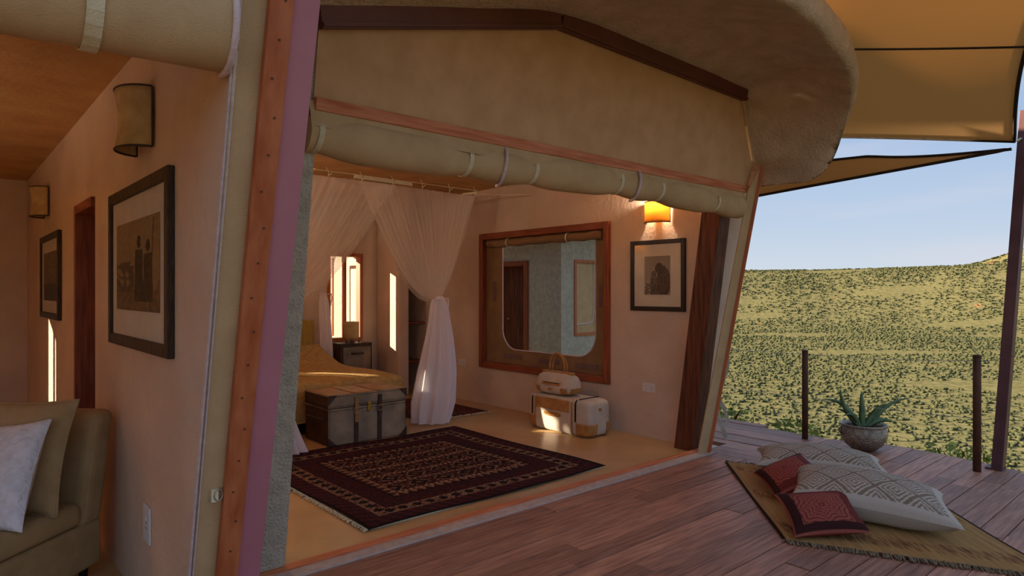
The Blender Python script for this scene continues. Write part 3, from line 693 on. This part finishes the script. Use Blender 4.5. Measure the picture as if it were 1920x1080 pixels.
pillow('floor_cushion', (4.64, 1.70, .15), (.12, -.46, -.02), (.27, .13, .02), .30, diam, 'colc', 'large cream floor cushion with lozenge weave at the fringed end of the kilim', 'cream floor cushions', 110)
pillow('floor_cushion', (5.27, 2.29, .14), (.20, -.42, 0), (.24, .13, .0), .28, diam, 'colc', 'large cream floor cushion with lozenge weave lying nearer the potted aloe', 'cream floor cushions', 110)
Q1, Q2, Q3 = C('ad5c4e'), C('42201e'), C('7c3630')
def redc(u, v):
    x, y = 2*u-1, 2*v-1; e_ = max(abs(x), abs(y))
    if e_ > .95: return Q1
    if e_ > .70: return Q2 if (x < -.70 or y < -.70) else Q3
    r = math.hypot(x, y); a = math.atan2(y, x); pet = abs(math.sin(a*4))*.5
    return Q3 if abs((r*7+pet*2.2) % 1-.5) < .16 else Q1
pillow('throw_cushion', (4.137, 1.787, .12), (.165, -.155, .015), (.135, .132, .07), .13, redc, 'colc', 'red cushion with leaf motif and maroon border by the kilim fringe', 'red cushions', 80)
pillow('throw_cushion', (4.72, 2.27, .15), (-.195, -.19, -.012), (.095, -.145, .09), .13, redc, 'colc', 'red cushion with maroon border propped between the two cream floor cushions', 'red cushions', 80)

# ============================================================ BEDROOM
# main rug
R1, R2, R3, R4, R5 = C('34161a'), C('1a0e12'), C('9a7c60'), C('5e2622'), C('46202a')
def rugc(u, v):
    x, y = u*2.27, v*2.18; d_ = min(x, 2.27-x, y, 2.18-y); i, j = int(x/.012), int(y/.012); h = hsh(i, j)
    s_ = x if min(y, 2.18-y) < min(x, 2.27-x) else y
    if d_ < .03: return R2
    if d_ < .17: return R4 if ((s_*11+d_*6) % 1 < .35 and h > .3) else (R1 if h > .3 else R5)
    if d_ < .185 or .265 < d_ < .28: return R3 if h > .25 else R4
    if d_ < .265: q = (s_*9) % 1; return R2 if abs(q-.5)+abs(d_-.225)*6 < .34 else (R3 if h > .35 else R5)
    if d_ < .45: return R5 if ((s_*14+(abs(d_-.365)*14)) % 1 < .4) else (R1 if h > .25 else R4)
    if d_ < .465: return R2
    if d_ < .53: q = (s_*13) % 1; return R3 if abs(q-.5) < (d_-.465)*7 else (R4 if h > .5 else R2)
    fy = (y-.53)/.224; ro = int(fy); q = fy-ro
    if q < .14: return C('b08e70') if (x*22) % 1 < .62 else R5
    gx = (x*4.4+.5*(ro % 2)) % 1-.5; gy = q-.56
    e_ = abs(gx)*1.1+abs(gy)
    if e_ < .16: return R4 if h > .4 else R3
    if e_ < .38: return R2 if h > .2 else R1
    if e_ < .46: return R3 if h > .35 else R4
    return R1 if h > .35 else (R4 if h > .12 else R3)
ru = thing('rug', (3.17, 4.74, 0), 'large maroon and black tribal rug with patterned borders on the bedroom floor', 'rug')
b = MB(); b.grid(240, 230, lambda u, v: V(2.03+2.27*u+.012*math.sin(v*7), 3.65+2.18*v+.012*math.sin(u*8), .012+.003*math.sin(u*13+v*9)), rugc)
b.build('pile', 'col', ru)
b = MB(); b.box((2.05, 3.67, .001), (4.28, 5.81, .008)); b.build('backing', 'webbing', ru)
o = fringe(V(2.03, 3.66, 0), V(2.03, 5.82, 0), 200, V(-.03, 0, 0), 9).build('fringe', 'webbing', ru); o['kind'] = 'stuff'
def rug2(u, v):
    h = hsh(int(u*90), int(v*150)); c = C('6a3430') if (v*14) % 1 < .5 else C('4c2226'); return mixc(c, C('9a7460'), .5) if h > .8 else c
r2 = thing('rug', (4.68, 7.05, 0), 'small striped reddish rug on the floor beside the bed', 'rug')
MB().grid(60, 90, lambda u, v: V(4.2+.97*u, 6.28+1.5*v, .008+.002*math.sin(u*9)), rug2).build('weave', 'col', r2)
o = fringe(V(4.2, 6.28, 0), V(5.17, 6.28, 0), 90, V(0, -.03, 0), 3).build('fringe', 'webbing', r2); o['kind'] = 'stuff'

# bed
bd = thing('bed', (3.0, 7.55, 0), 'wide bed under a gold textured bedspread with mustard headboard', 'bed')
box('bed_base', (2.05, 6.62, .02), (4.0, 8.56, .30), 'dark', bd)
X0, X1, Y0, Y1, H_ = 1.98, 4.07, 6.52, 8.58, .50
def spread(u, v):
    s_ = lerp(-.42, (X1-X0)+.42, u); t2 = lerp(-.42, Y1-Y0, v)
    x = min(max(s_, 0), X1-X0); y_ = max(t2, 0); dx = max(-s_, s_-(X1-X0), 0); dy = max(-t2, 0); dr = max(dx, dy)
    z = .56-max(0, dr-.0)
    bl = .07*math.exp(-max(0, min(x, X1-X0-x, y_))/.06)
    z -= bl*.8
    hump = .24*math.exp(-((y_-1.72)/.22)**2)*min(1, min(x, X1-X0-x)/.25) if dr == 0 else 0
    z += hump+.006*math.sin(x*9+y_*5)
    return V(X0+x+(.02*math.sin(t2*16) if dx > 0 else 0), Y0+y_+(.015*math.sin(s_*14) if dy > 0 else 0), max(z, .13))
MB().grid(70, 70, spread).build('bedspread', 'bed', bd, True)
box('headboard', (2.0, 8.585, .2), (3.93, 8.66, 1.10), 'head', bd, bevel=.02)

# trunk
tr = thing('trunk', (3.265, 6.13, 0), 'worn grey leather travelling trunk with straps at the foot of the bed', 'trunk')
tx0, tx1, ty0, ty1, th = 2.835, 3.70, 5.875, 6.40, .49
bo = box('body', (tx0, ty0, 0), (tx1, ty1, .36), 'leather', tr, bevel=.008); 
ld = box('lid', (tx0-.004, ty0-.004, .365), (tx1+.004, ty1+.004, th), 'leather', tr, bevel=.01)
box('lid_top', (tx0+.01, ty0+.01, th), (tx1-.01, ty1-.01, th+.004), 'leather_top', ld)  # tan face puts the sunlight on the lid into its colour
box('side_panel', (tx0-.004, ty0+.012, .012), (tx0, ty1-.012, .352), 'leather_dark', bo)
box('side_panel', (tx0-.008, ty0+.012, .372), (tx0-.004, ty1-.012, th-.012), 'leather_dark', ld)
for k in (.335, .635):
    x = tx0+(tx1-tx0)*k
    st = box('strap', (x-.022, ty0-.012, .0), (x+.022, ty0-.002, .40), 'leather_dark', tr)
    box('strap_top', (x-.02, ty0-.01, th+.004), (x+.02, ty1, th+.011), 'leather_top', st)
    box('strap_end', (x-.02, ty0-.022, .21 if k < .5 else .26), (x+.02, ty0-.012, .46), 'leather_dark' if k > .5 else 'leather_top', st)
    b = MB(); b.tube([(x-.03, ty0-.026, .30), (x+.03, ty0-.026, .30), (x+.03, ty0-.026, .35), (x-.03, ty0-.026, .35)], .005, 6, True); b.build('buckle', 'steel', st)
lt = box('latch', (3.245, ty0-.018, .30), (3.285, ty0-.004, .40), 'brass', tr, bevel=.006)
MB().tube([(3.265, ty0-.02, .37), (3.265, ty0-.03, .37)], .012, 10).build('latch_knob', 'brass', lt)
MB().tube([(tx0-.004, 5.98, .25), (tx0-.035, 6.02, .26), (tx0-.04, 6.14, .265), (tx0-.035, 6.26, .26), (tx0-.004, 6.30, .25)], .012, 8).build('side_handle', 'leather_dark', tr, True)
for x, sx in ((tx0, 1), (tx1, -1)):
    for z, sz in ((.0, 1), (th, -1)):
        MB().prism([(x-.006*sx, ty0-.007, z), (x+.09*sx, ty0-.007, z), (x-.006*sx, ty0-.007, z+.09*sz)], (0, .006, 0)).build('corner_cap', 'leather_dark', tr)
b = MB()
def stitchline(p, q, n_, nrm):
    p, q, nrm = V(*p), V(*q), V(*nrm)
    for i in range(n_):
        c = lerp(p, q, (i+.5)/n_); b.tube([c-nrm*.0+V(0, 0, -.004), c+nrm*.003+V(0, 0, .004)], .003, 4)
for z in (.34, .385, .012, th-.012): stitchline((tx0, ty0-.006, z), (tx1, ty0-.006, z), 44, (0, -1, 0))
for x in (tx0+.012, tx1-.012): stitchline((x, ty0-.006, .01), (x, ty0-.006, th), 26, (0, -1, 0))
for z in (.34, .385, th-.01): stitchline((tx0-.008, ty0, z), (tx0-.008, ty1, z), 26, (-1, 0, 0))
o = b.build('stitching', 'stitch', tr); o['kind'] = 'stuff'

# bedside chest and lamp
ns = thing('bedside_chest', (4.42, 8.48, 0), 'dark leather clad bedside chest with buckled front handle', 'chest')
nb = box('body', (4.18, 8.30, 0), (4.667, 8.67, .775), 'leather_dark', ns, bevel=.008)
df = box('door', (4.215, 8.285, .10), (4.635, 8.30, .72), 'leather', ns, bevel=.004)
MB().tube([(4.32, 8.285, .64), (4.34, 8.262, .635), (4.51, 8.262, .635), (4.53, 8.285, .64)], .012, 8).build('handle', 'leather_dark', df, True)
for x in (4.318, 4.532): MB().tube([(x, 8.284, .64), (x, 8.276, .64)], .02, 10).build('handle_rivet', 'steel', df)
la = thing('table_lamp', (4.42, 8.46, .775), 'small lamp with square parchment shade standing on the bedside chest', 'lamp')
lc = V(4.42, 8.46, 0)
b = MB(); b.grid(10, 6, lambda u, v: lc+V(lerp(-.10, .10, u), -.05-.03*math.sin(PI*u), lerp(.82, 1.07, v))); b.build('shade', 'shade', la, True, solid=.004)
b = MB(); b.grid(10, 6, lambda u, v: lc+V(lerp(-.10, .10, u), .05, lerp(.82, 1.07, v))); b.build('shade_back', 'shade', la, True, solid=.004)
b = MB()
for x in (-.095, .0, .095): b.tube([lc+V(x, -.05, .82), lc+V(x, -.05, .79)], .006, 6); b.tube([lc+V(x, -.055, .785), lc+V(x, -.045, .785)], .012, 8)
b.tube([lc+V(0, 0, .777), lc+V(0, 0, .95)], .01, 8); b.lathe([(.06, .776), (.06, .785), (.01, .79)], lc, 16); b.build('stand', 'iron', la)

# mosquito net
ntc = thing('mosquito_net', (3.3, 7.4, 0), 'sheer white mosquito net hung from the ceiling around the bed and tied back', 'bed net')
CZ = 2.66; NX0, NX1, NY0, NY1 = 1.75, 4.87, 6.2, 8.5
MB().grid(60, 40, lambda u, v: V(lerp(NX0, NX1, u), lerp(NY0, NY1, v), CZ-.05*abs(math.sin(u*PI*5))*(1-v*.5)*(1 if v < .98 else .6)), None).build('net_roof', 'nettop', ntc, True)
def drape(name, p, q, G, sagk, mat_, pleats=26, amp=.022, z_end=None, n=110):
    p, q, G = Vector(p), Vector(q), Vector(G); nrm = (q-p).cross(V(0, 0, 1)).normalized()
    def f(u, v):
        P = lerp(p, q, u); g_ = G+(q-p).normalized()*(u-.5)*.07
        w_ = v; pos = lerp(P, g_, w_); ds = math.hypot(P.x-G.x, P.y-G.y)
        pos.z -= sagk*ds*4*v*(1-v)*(.5+.5*v)*1.3
        pos += nrm*(amp*math.sin(u*pleats*2*PI)*math.sin(PI*min(1, v*1.1+.05))+.01*math.sin(u*pleats*4.3))
        return pos
    return MB().grid(n, 26, f).build(name, mat_, ntc, True)
drape('front_curtain', (3.32, NY0, CZ), (NX1, NY0, CZ-.02), (4.32, 6.2, 1.41), .26, 'net', 22)
drape('side_curtain', (NX1, NY1, CZ), (NX1, NY0, CZ), (4.36, 6.24, 1.42), .16, 'net', 30)
drape('front_curtain', (NX0, NY0, CZ), (3.79, NY0, CZ), (2.2, 6.2, 1.42), .27, 'net', 26)
drape('side_curtain', (3.6, NY1, CZ), (4.4, NY1, CZ), (4.0, 8.46, 1.46), .1, 'net', 10)
def tail(name, path, rads, folds=9, flat=1.0):
    path = [Vector(p) for p in path]
    def f(u, v):
        p = cr(path, v); r = lerp(rads[0], 0, 0); x = v*(len(rads)-1); i = min(int(x), len(rads)-2); r = lerp(rads[i], rads[i+1], x-i)
        a = 2*PI*u; k_ = 1+.26*math.sin(folds*a+v*2)+.06*math.sin(17*a)
        return p+V(.75, -.661, 0)*r*k_*math.cos(a)+V(.661, .75, 0)*r*k_*math.sin(a)*flat
    return MB().grid(80, 30, f).build(name, 'nettail', ntc, True)
tail('gathered_tail', [(4.34, 6.2, 1.44), (4.345, 6.2, 1.3), (4.33, 6.19, .9), (4.27, 6.17, .4), (4.19, 6.14, .02)], [.04, .075, .10, .14, .18, .20, .17], 9, .6)
tail('gathered_tail', [(2.2, 6.2, 1.44), (2.2, 6.2, 1.3), (2.26, 6.1, .8), (2.34, 5.98, .3), (2.40, 5.93, .02)], [.04, .07, .10, .13, .17, .20], 9, .6)
tail('gathered_tail', [(4.0, 8.46, 1.48), (4.01, 8.46, 1.3), (4.03, 8.45, .9), (4.05, 8.44, .4), (4.06, 8.44, .02)], [.03, .055, .065, .07, .07, .07], 7, .6)
for c in ((4.34, 6.2, 1.41), (2.2, 6.2, 1.42), (4.0, 8.46, 1.46)):
    b = MB(); c = V(*c); b.tube([c+V(.05*math.cos(a), .045*math.sin(a), 0) for a in [2*PI*k/14 for k in range(14)]], .012, 6, True)
    b.tube([c+V(.05, -.04, 0), c+V(.09, -.06, .01), c+V(.10, -.06, -.06), c+V(.08, -.06, -.16)], .008, 6); b.build('tie_back', 'nettail', ntc, True)
b = MB(); pb = onY(665, 331, 6.25); qb = onY(772, 346, 6.25); b.bar(pb, qb, .03, .035); b.build('hanging_bar', mat('white_painted_wood', 'b5a88e', 'c4b89e', .8), ntc)
b = MB()
for k in range(9):
    x = lerp(NX0+.1, NX1, k/8); b.tube([(x, NY0, CZ-.02), (x+.02, NY0+.02, CZ+.05), (x-.02, NY0, CZ+.09)], .004, 5); b.tube([(x, NY0, CZ), (x+.04, NY0-.01, CZ+.04)], .004, 5)
b.tube([(NX0, NY0, CZ+.06), (NX1+.05, NY0, CZ+.05)], .003, 5); b.tube([(NX1, NY0, CZ), (5.48, NY0-.35, CZ+.02)], .003, 5); b.tube([(NX1-.18, NY0, CZ-.01), (NX1+.02, NY0, CZ+.03)], .012, 6)
b.tube([(3.3, 7.3, CZ), (3.3, 7.3, 2.85)], .004, 5); b.build('hanging_strings', 'webbing', ntc)

# framed photographs
def figure_print(kind):
    def f(u, v):
        n_ = .5+.5*math.sin(u*23+3*math.sin(v*17))*math.sin(v*29+2*math.sin(u*13))
        if kind == 'pair':
            bgc = mixc(C('b09468'), C('8a6e48'), .5*n_+.3*(1-v))
            if v < .28+.05*math.sin(u*40): bgc = mixc(C('6b5030'), C('93744a'), n_)
            if u < .45 and .2 < v < .55 and n_ > .45: bgc = C('5e4930')
            for cx, hh in ((.56, .80), (.76, .74)):
                dx = abs(u-cx)
                if (dx < .075+.03*(1-v) and .1 < v < hh-.13) or math.hypot((u-cx)*1.5, v-hh+.05) < .07: return C('3a291b') if n_ > .35 else C('54402a')
            if abs(u-.84-.08*(v-.5)) < .008 and v < .97: return C('2c2015')
            return bgc
        if kind == 'far': return mixc(C('97825c'), C('6d5a3e'), n_) if v > .35 else C('54442e')
        bgc = mixc(C('b0a698'), C('8e8478'), v)
        if v < .3 and n_ > .4: bgc = mixc(C('39322c'), C('7b7268'), n_)
        if math.hypot((u-.58)*.9, v-.68) < .15: return mixc(C('1a1412'), C('4c423b'), n_)
        if .44 < u < .75 and .78 < v < .88 and (u*26) % 1 < .5: return C('a79c8e')
        if math.hypot((u-.74)*.9, (v-.34)*.6) < .24: return mixc(C('231c19'), C('544a42'), n_)
        if math.hypot((u-.36), v-.52) < .10 or (abs(u-.40) < .16 and v < .45): return mixc(C('2c2521'), C('6d6258'), n_)
        if abs(math.hypot(u-.66, v-.5)-.16) < .015: return C('b5aa9c')
        return bgc
    return f
def picture(Xw, y0, y1, z0, z1, fw, mt, kind, label, fm='black', right=False):
    root = thing('framed_photograph', (Xw, (y0+y1)/2, z0), label, 'picture', 'framed photographs')
    x0, x1 = Xw-.03, Xw-.001
    for lo, hi in (((x0, y0, z0), (x1, y0+fw, z1)), ((x0, y1-fw, z0), (x1, y1, z1)), ((x0, y0+fw, z0), (x1, y1-fw, z0+fw)), ((x0, y0+fw, z1-fw), (x1, y1-fw, z1))): box('frame_member', lo, hi, fm, root, bevel=.004)
    box('mount', (x0+.016, y0+fw, z0+fw), (x1, y1-fw, z1-fw), 'mount', root)
    a0, a1, c0, c1 = y0+fw+mt[0], y1-fw-mt[1], z0+fw+mt[2], z1-fw-mt[3]
    MB().grid(110, 110, lambda u, v: V(x0+.0145, lerp(a1, a0, u), lerp(c0, c1, v)), figure_print(kind)).build('print', 'colp', root)
    box('glass', (x0+.008, y0+fw, z0+fw), (x0+.010, y1-fw, z1-fw), 'glass', root)
picture(5.5, 3.668, 4.332, 1.30, 2.02, .045, (.13, .13, .12, .12), 'portrait', 'black framed monochrome portrait with white mount under the lit sconce')
M['dk_wood'] = mat('dark_grained_frame', '2c1d13', '4a3422', .5, 6, .3, 20, (6, 6, 2))
picture(.745, 2.95, 4.17, 1.22, 2.02, .055, (.12, .10, .13, .12), 'pair', 'large dark wood framed sepia photograph of two standing figures beside the doorway', 'dk_wood')
picture(.745, 6.15, 7.30, 1.27, 1.98, .05, (.12, .12, .1, .1), 'far', 'dark wood framed sepia photograph past the doorway in the lounge', 'dk_wood')

# sconces
def sconce(Xw, yc, z0, z1, half, label, lit=False, proj=.12, sgn=-1):
    root = thing('wall_sconce', (Xw, yc, z0), label, 'wall lamp', 'parchment wall sconces')
    def f(u, v):
        a = lerp(-PI/2, PI/2, u); pinch = 1-.14*math.sin(PI*v)
        return V(Xw+sgn*(.012+proj*math.cos(a)*pinch), yc+half*math.sin(a)*(1 if abs(math.sin(a)) > .98 else pinch*.0+1), lerp(z0, z1, v))
    MB().grid(24, 8, f).build('shade', M['shade_lit'] if lit else M['shade'], root, True, solid=.003)
    for v in (0, 1): MB().tube([f(i/24, v) for i in range(25)], .005, 6).build('wire_rim', 'leather_dark', root, True)
    for u in (0, 1): MB().tube([f(u, i/8) for i in range(9)], .005, 6).build('side_wire', 'leather_dark', root)
    box('bracket', (min(Xw, Xw+sgn*.02), yc-.03, z0+.03), (max(Xw, Xw+sgn*.02), yc+.03, z0+.12), 'leather_dark', root)
    MB().tube([(Xw+sgn*.01, yc, z0+.05), (Xw+sgn*.055, yc, z0+.05), (Xw+sgn*.055, yc, z0+.10)], .01, 8).build('lamp_holder', 'leather_dark', root)
    MB().lathe([(.008, .0), (.02, .02), (.024, .045), (.014, .07), (.003, .08)], (Xw+sgn*.055, yc, z0+.10), 12).build('bulb', emit('lit_bulb', 'ffc06a', 25) if lit else 'white_plastic', root, True)
    if lit:
        l = bpy.data.lights.new('sconce_light', 'POINT'); l.energy = lit; l.color = (1, .80, .60); l.shadow_soft_size = .03
        lo = bpy.data.objects.new('sconce_light', l); COL.objects.link(lo); lo.parent = root; lo.location = (sgn*.06, 0, z1-z0+.03)
M['shade_lit'] = sheer('lit_parchment_shade', 'd2a860', 1.0, .6)
sconce(5.5, 3.99, 2.19, 2.40, .145, 'lit parchment sconce glowing above the portrait on the bedroom wall', 10)
sconce(.745, 3.42, 2.15, 2.42, .15, 'unlit half-round parchment sconce above the large photograph in the lounge')
sconce(.745, 7.0, 2.15, 2.40, .14, 'unlit parchment sconce above the photograph past the doorway')
sconce(1.43, 4.6, 2.15, 2.38, .145, 'added unseen parchment sconce on the dividing wall as bedroom fill light', 16, sgn=1)  # unseen sconce added to fill the bedroom with warm light
sconce(1.43, 7.3, 2.15, 2.38, .145, 'added unseen parchment sconce beyond the bed as bedroom fill light', 16, sgn=1)  # second added sconce, out of view, for bedroom fill light

# added floor lamp, out of view, to brighten the lounge
fl = thing('lounge_fill_lamp', (-1.7, 5.2, 0), 'added unseen floor lamp with parchment drum shade as lounge fill light', 'lamp')
MB().lathe([(.15, .0), (.15, .02), (.02, .035)], (-1.7, 5.2, 0), 24).build('base', 'iron', fl, True)
MB().tube([(-1.7, 5.2, .02), (-1.7, 5.2, 1.45)], .012, 10).build('pole', 'iron', fl, True)
MB().grid(32, 2, lambda u, v: V(-1.7+lerp(.22, .17, v)*math.cos(2*PI*u), 5.2+lerp(.22, .17, v)*math.sin(2*PI*u), lerp(1.35, 1.65, v))).build('shade', 'shade_lit', fl, True)
MB().lathe([(.008, .0), (.03, .03), (.03, .06), (.004, .09)], (-1.7, 5.2, 1.45), 12).build('bulb', emit('lounge_fill_bulb', 'ffc06a', 12), fl, True)
l = bpy.data.lights.new('lounge_fill_light', 'POINT'); l.energy = 20; l.color = (1, .84, .68); l.shadow_soft_size = .04
lo = bpy.data.objects.new('lounge_fill_light', l); COL.objects.link(lo); lo.parent = fl; lo.location = (0, 0, 1.58)

# sockets
def socket(Xw, yc, zc, hw, hh, n_, label):
    root = thing('wall_socket', (Xw, yc, zc-hh), label, 'socket', 'white wall sockets')
    box('plate', (Xw-.01, yc-hw, zc-hh), (Xw, yc+hw, zc+hh), 'white_plastic', root, bevel=.004)
    for k in range(n_):
        y_ = yc+(k-(n_-1)/2)*.07
        for dy, dz in ((0, .018), (-.012, -.006), (.012, -.006)): box('pin_hole', (Xw-.0108, y_+dy-.003, zc+dz-.012-.003), (Xw-.0098, y_+dy+.003, zc+dz-.012+.004), 'dark', root)
        box('rocker_switch', (Xw-.014, y_-.006, zc+.018), (Xw-.009, y_+.006, zc+.034), 'white_plastic', root)
socket(5.5, 4.11, .51, .078, .045, 2, 'white double socket low on the wall under the portrait')
socket(5.5, 7.29, .513, .075, .045, 2, 'white socket low on the wall between net and canvas window')
socket(.745, 3.40, .42, .06, .085, 1, 'white socket low on the lounge wall under the large photograph')

# luggage
def sgnpow(a, p): return math.copysign(abs(a)**p, a)
def softbox(c, a, b_, h, n_=7, nu=48, nv=32):
    def f(u, v):
        th_ = 2*PI*u; ph = PI*(v-.5); e_ = 2/n_
        return V(c[0]+a*sgnpow(math.cos(ph), e_)*sgnpow(math.cos(th_), e_), c[1]+b_*sgnpow(math.cos(ph), e_)*sgnpow(math.sin(th_), e_), c[2]+h*sgnpow(math.sin(ph), e_))
    return MB().grid(nu, nv, f)
class Bag:
    def __init__(s, c, a, b_, h, n_): s.c, s.a, s.b, s.h, s.n = c, a, b_, h, n_
    def xface(s, y, z, off):   # -X face
        q = max(1e-3, 1-abs((y-s.c[1])/s.b)**s.n-abs((z-s.c[2])/s.h)**s.n); return V(s.c[0]-s.a*q**(1/s.n)-off, y, z)
    def yface(s, x, z, off):
        q = max(1e-3, 1-abs((x-s.c[0])/s.a)**s.n-abs((z-s.c[2])/s.h)**s.n); return V(x, s.c[1]-s.b*q**(1/s.n)-off, z)
    def xpatch(s, y0, y1, z0, z1, name, m_, root, off=.004, rnd=False):
        def f(u, v):
            if rnd: 
                a = 2*PI*u; rr_ = v; y_ = (y0+y1)/2+(y1-y0)/2*rr_*sgnpow(math.cos(a), .6); z_ = (z0+z1)/2+(z1-z0)/2*rr_*sgnpow(math.sin(a), .6)
            else: y_, z_ = lerp(y0, y1, u), lerp(z0, z1, v)
            return s.xface(y_, z_, off)
        return MB().grid(20, 8, f).build(name, m_, root, True, solid=.004)
    def ypatch(s, x0, x1, z0, z1, name, m_, root, off=.004):
        return MB().grid(14, 8, lambda u, v: s.yface(lerp(x0, x1, u), lerp(z0, z1, v), off)).build(name, m_, root, True, solid=.004)
du = thing('duffel_bag', (5.13, 4.90, 0), 'large off-white canvas duffel bag with tan suede panels on the floor', 'bag')
B1 = Bag((5.13, 4.90, .19), .175, .455, .19, 9)
softbox(B1.c, B1.a, B1.b, B1.h, 9).build('body', 'bagcanvas', du, True)
B1.xpatch(4.72, 5.22, .235, .355, 'suede_panel', 'tan', du)
zp = B1.xpatch(4.84, 5.10, .165, .215, 'pocket_patch', 'tan', du, .005, True)
MB().tube([B1.xface(lerp(4.87, 5.07, k/10), .19, .009) for k in range(11)], .004, 6).build('pocket_zip', 'brass', zp)
B1.xpatch(4.46, 4.62, .01, .14, 'corner_patch', 'tan', du, .004); B1.xpatch(5.24, 5.345, .01, .14, 'corner_patch', 'tan', du, .004)
B1.ypatch(4.965, 5.08, .01, .14, 'corner_patch', 'tan', du); B1.ypatch(5.22, 5.295, .01, .15, 'corner_patch', 'tan', du); B1.ypatch(5.10, 5.145, .27, .30, 'name_tag', 'tan', du)
for y_ in (4.68, 5.23):
    B1.xpatch(y_-.012, y_+.012, .01, .375, 'carry_strap', 'tan', du, .006)
    B1.xpatch(y_-.06 if y_ < 5 else y_+.04, y_-.04 if y_ < 5 else y_+.06, .15, .375, 'zip_tape', 'black', du, .005)
MB().tube([V(lerp(4.98, 5.28, k/12), 4.60, .383) for k in range(13)], .006, 6).build('top_zip', 'black', du)
hb = thing('handbag', (5.10, 5.02, .385), 'off-white doctor style handbag with tan trim standing on the duffel', 'bag')
B2 = Bag((5.10, 5.02, .50), .13, .27, .115, 4)
def hbf(u, v):
    p = softbox(B2.c, B2.a, B2.b, B2.h, 4, 1, 1); return None
bb_ = softbox(B2.c, B2.a, B2.b, B2.h, 4)
for p in bb_.v:
    k_ = (p.z-.385)/.23; p.x = 5.10+(p.x-5.10)*(1-.45*max(0, k_)**2)
bb_.build('body', 'bagcanvas', hb, True)
box('clasp_bar', (5.07, 4.80, .60), (5.13, 5.24, .63), 'tan', hb, bevel=.008)
ph_ = MB().grid(20, 6, lambda u, v: V(4.975+.03*v, lerp(4.88, 5.16, u), lerp(.49, .54, v))).build('pocket_patch', 'tan', hb, solid=.004)
MB().tube([(4.982, lerp(4.91, 5.13, k/6), .515) for k in range(7)], .004, 6).build('pocket_zip', 'black', ph_)
MB().grid(8, 4, lambda u, v: B2.xface(lerp(4.98, 5.05, u), lerp(.435, .46, v), .005)).build('name_tag', 'tan', hb, solid=.003)
for y0, y1 in ((4.79, 4.87), (5.17, 5.25)): B2.xpatch(y0, y1, .40, .47, 'corner_patch', 'tan', hb, .004)
B2.ypatch(5.02, 5.18, .40, .47, 'corner_patch', 'tan', hb, .004)
MB().tube([(5.08, 5.02+.115*math.cos(a)*(1 if math.sin(a) < .7 else 1), .625+.20*math.sin(a)**.8 if math.sin(a) > 0 else .625) for a in [PI*k/16 for k in range(17)]], .010, 8).build('handle', 'tan', hb, True)
MB().tube([(5.12, 5.02+.112*math.cos(a), .625+.185*max(0, math.sin(a))**.8) for a in [PI*k/16 for k in range(17)]], .010, 8).build('handle', 'tan', hb, True)

# ============================================================ LOUNGE CHAIR
cd = V(-.73, -.683, 0); cs = V(-.683, .73, 0)         # facing direction, and to its far side
BR = V(.665, 4.03, 0)
ch = thing('lounge_chair', BR+cd*.4+cs*.4, 'armless khaki upholstered lounge chair by the lounge wall', 'chair')
def cb(d0, d1, s0, s1, z0, z1, name, m_, parent, bevel=.03, tilt=0):
    b = MB(); b.prism([BR+cd*d0+cs*s0+V(0, 0, z0), BR+cd*d1+cs*s0+V(0, 0, z0), BR+cd*d1+cs*s1+V(0, 0, z0), BR+cd*d0+cs*s1+V(0, 0, z0)], V(0, 0, z1-z0)-cd*tilt); o = b.build(name, m_, parent, bevel=bevel, smooth=False); o.modifiers['bevel'].segments = 4; return o
cb(.0, .86, .0, .85, .07, .31, 'seat_base', 'sofa', ch, .025)
cb(.14, .89, -.01, .86, .31, .43, 'seat_cushion', 'sofa', ch, .045)
cb(.0, .16, -.01, .86, .29, .87, 'backrest', 'sofa', ch, .05, .10)
for d0, s0 in ((.06, .06), (.8, .06), (.06, .79), (.8, .79)):
    p = BR+cd*d0+cs*s0; MB().tube([p+V(0, 0, .0), p+V(0, 0, .08)], [.018, .025], 8).build('leg', 'dark', ch)
cc = BR+cd*.27+cs*.30+V(0, 0, .69)
pillow('back_cushion', cc, cs*.33, V(0, 0, .27)-cd*.07, .17, None, 'sofa', 'khaki piped back cushion leaning on the lounge chair', 'lounge chair cushions', 40, 'sofa')
cc2 = BR+cd*.44+cs*.22+V(0, 0, .64)
pillow('throw_pillow', cc2, cs*.24+V(0, 0, -.02), V(0, 0, .23)-cd*.12+cs*.03, .15, None, 'lace', 'white embossed cotton pillow in front of the khaki back cushion', 'lounge chair cushions', 40)
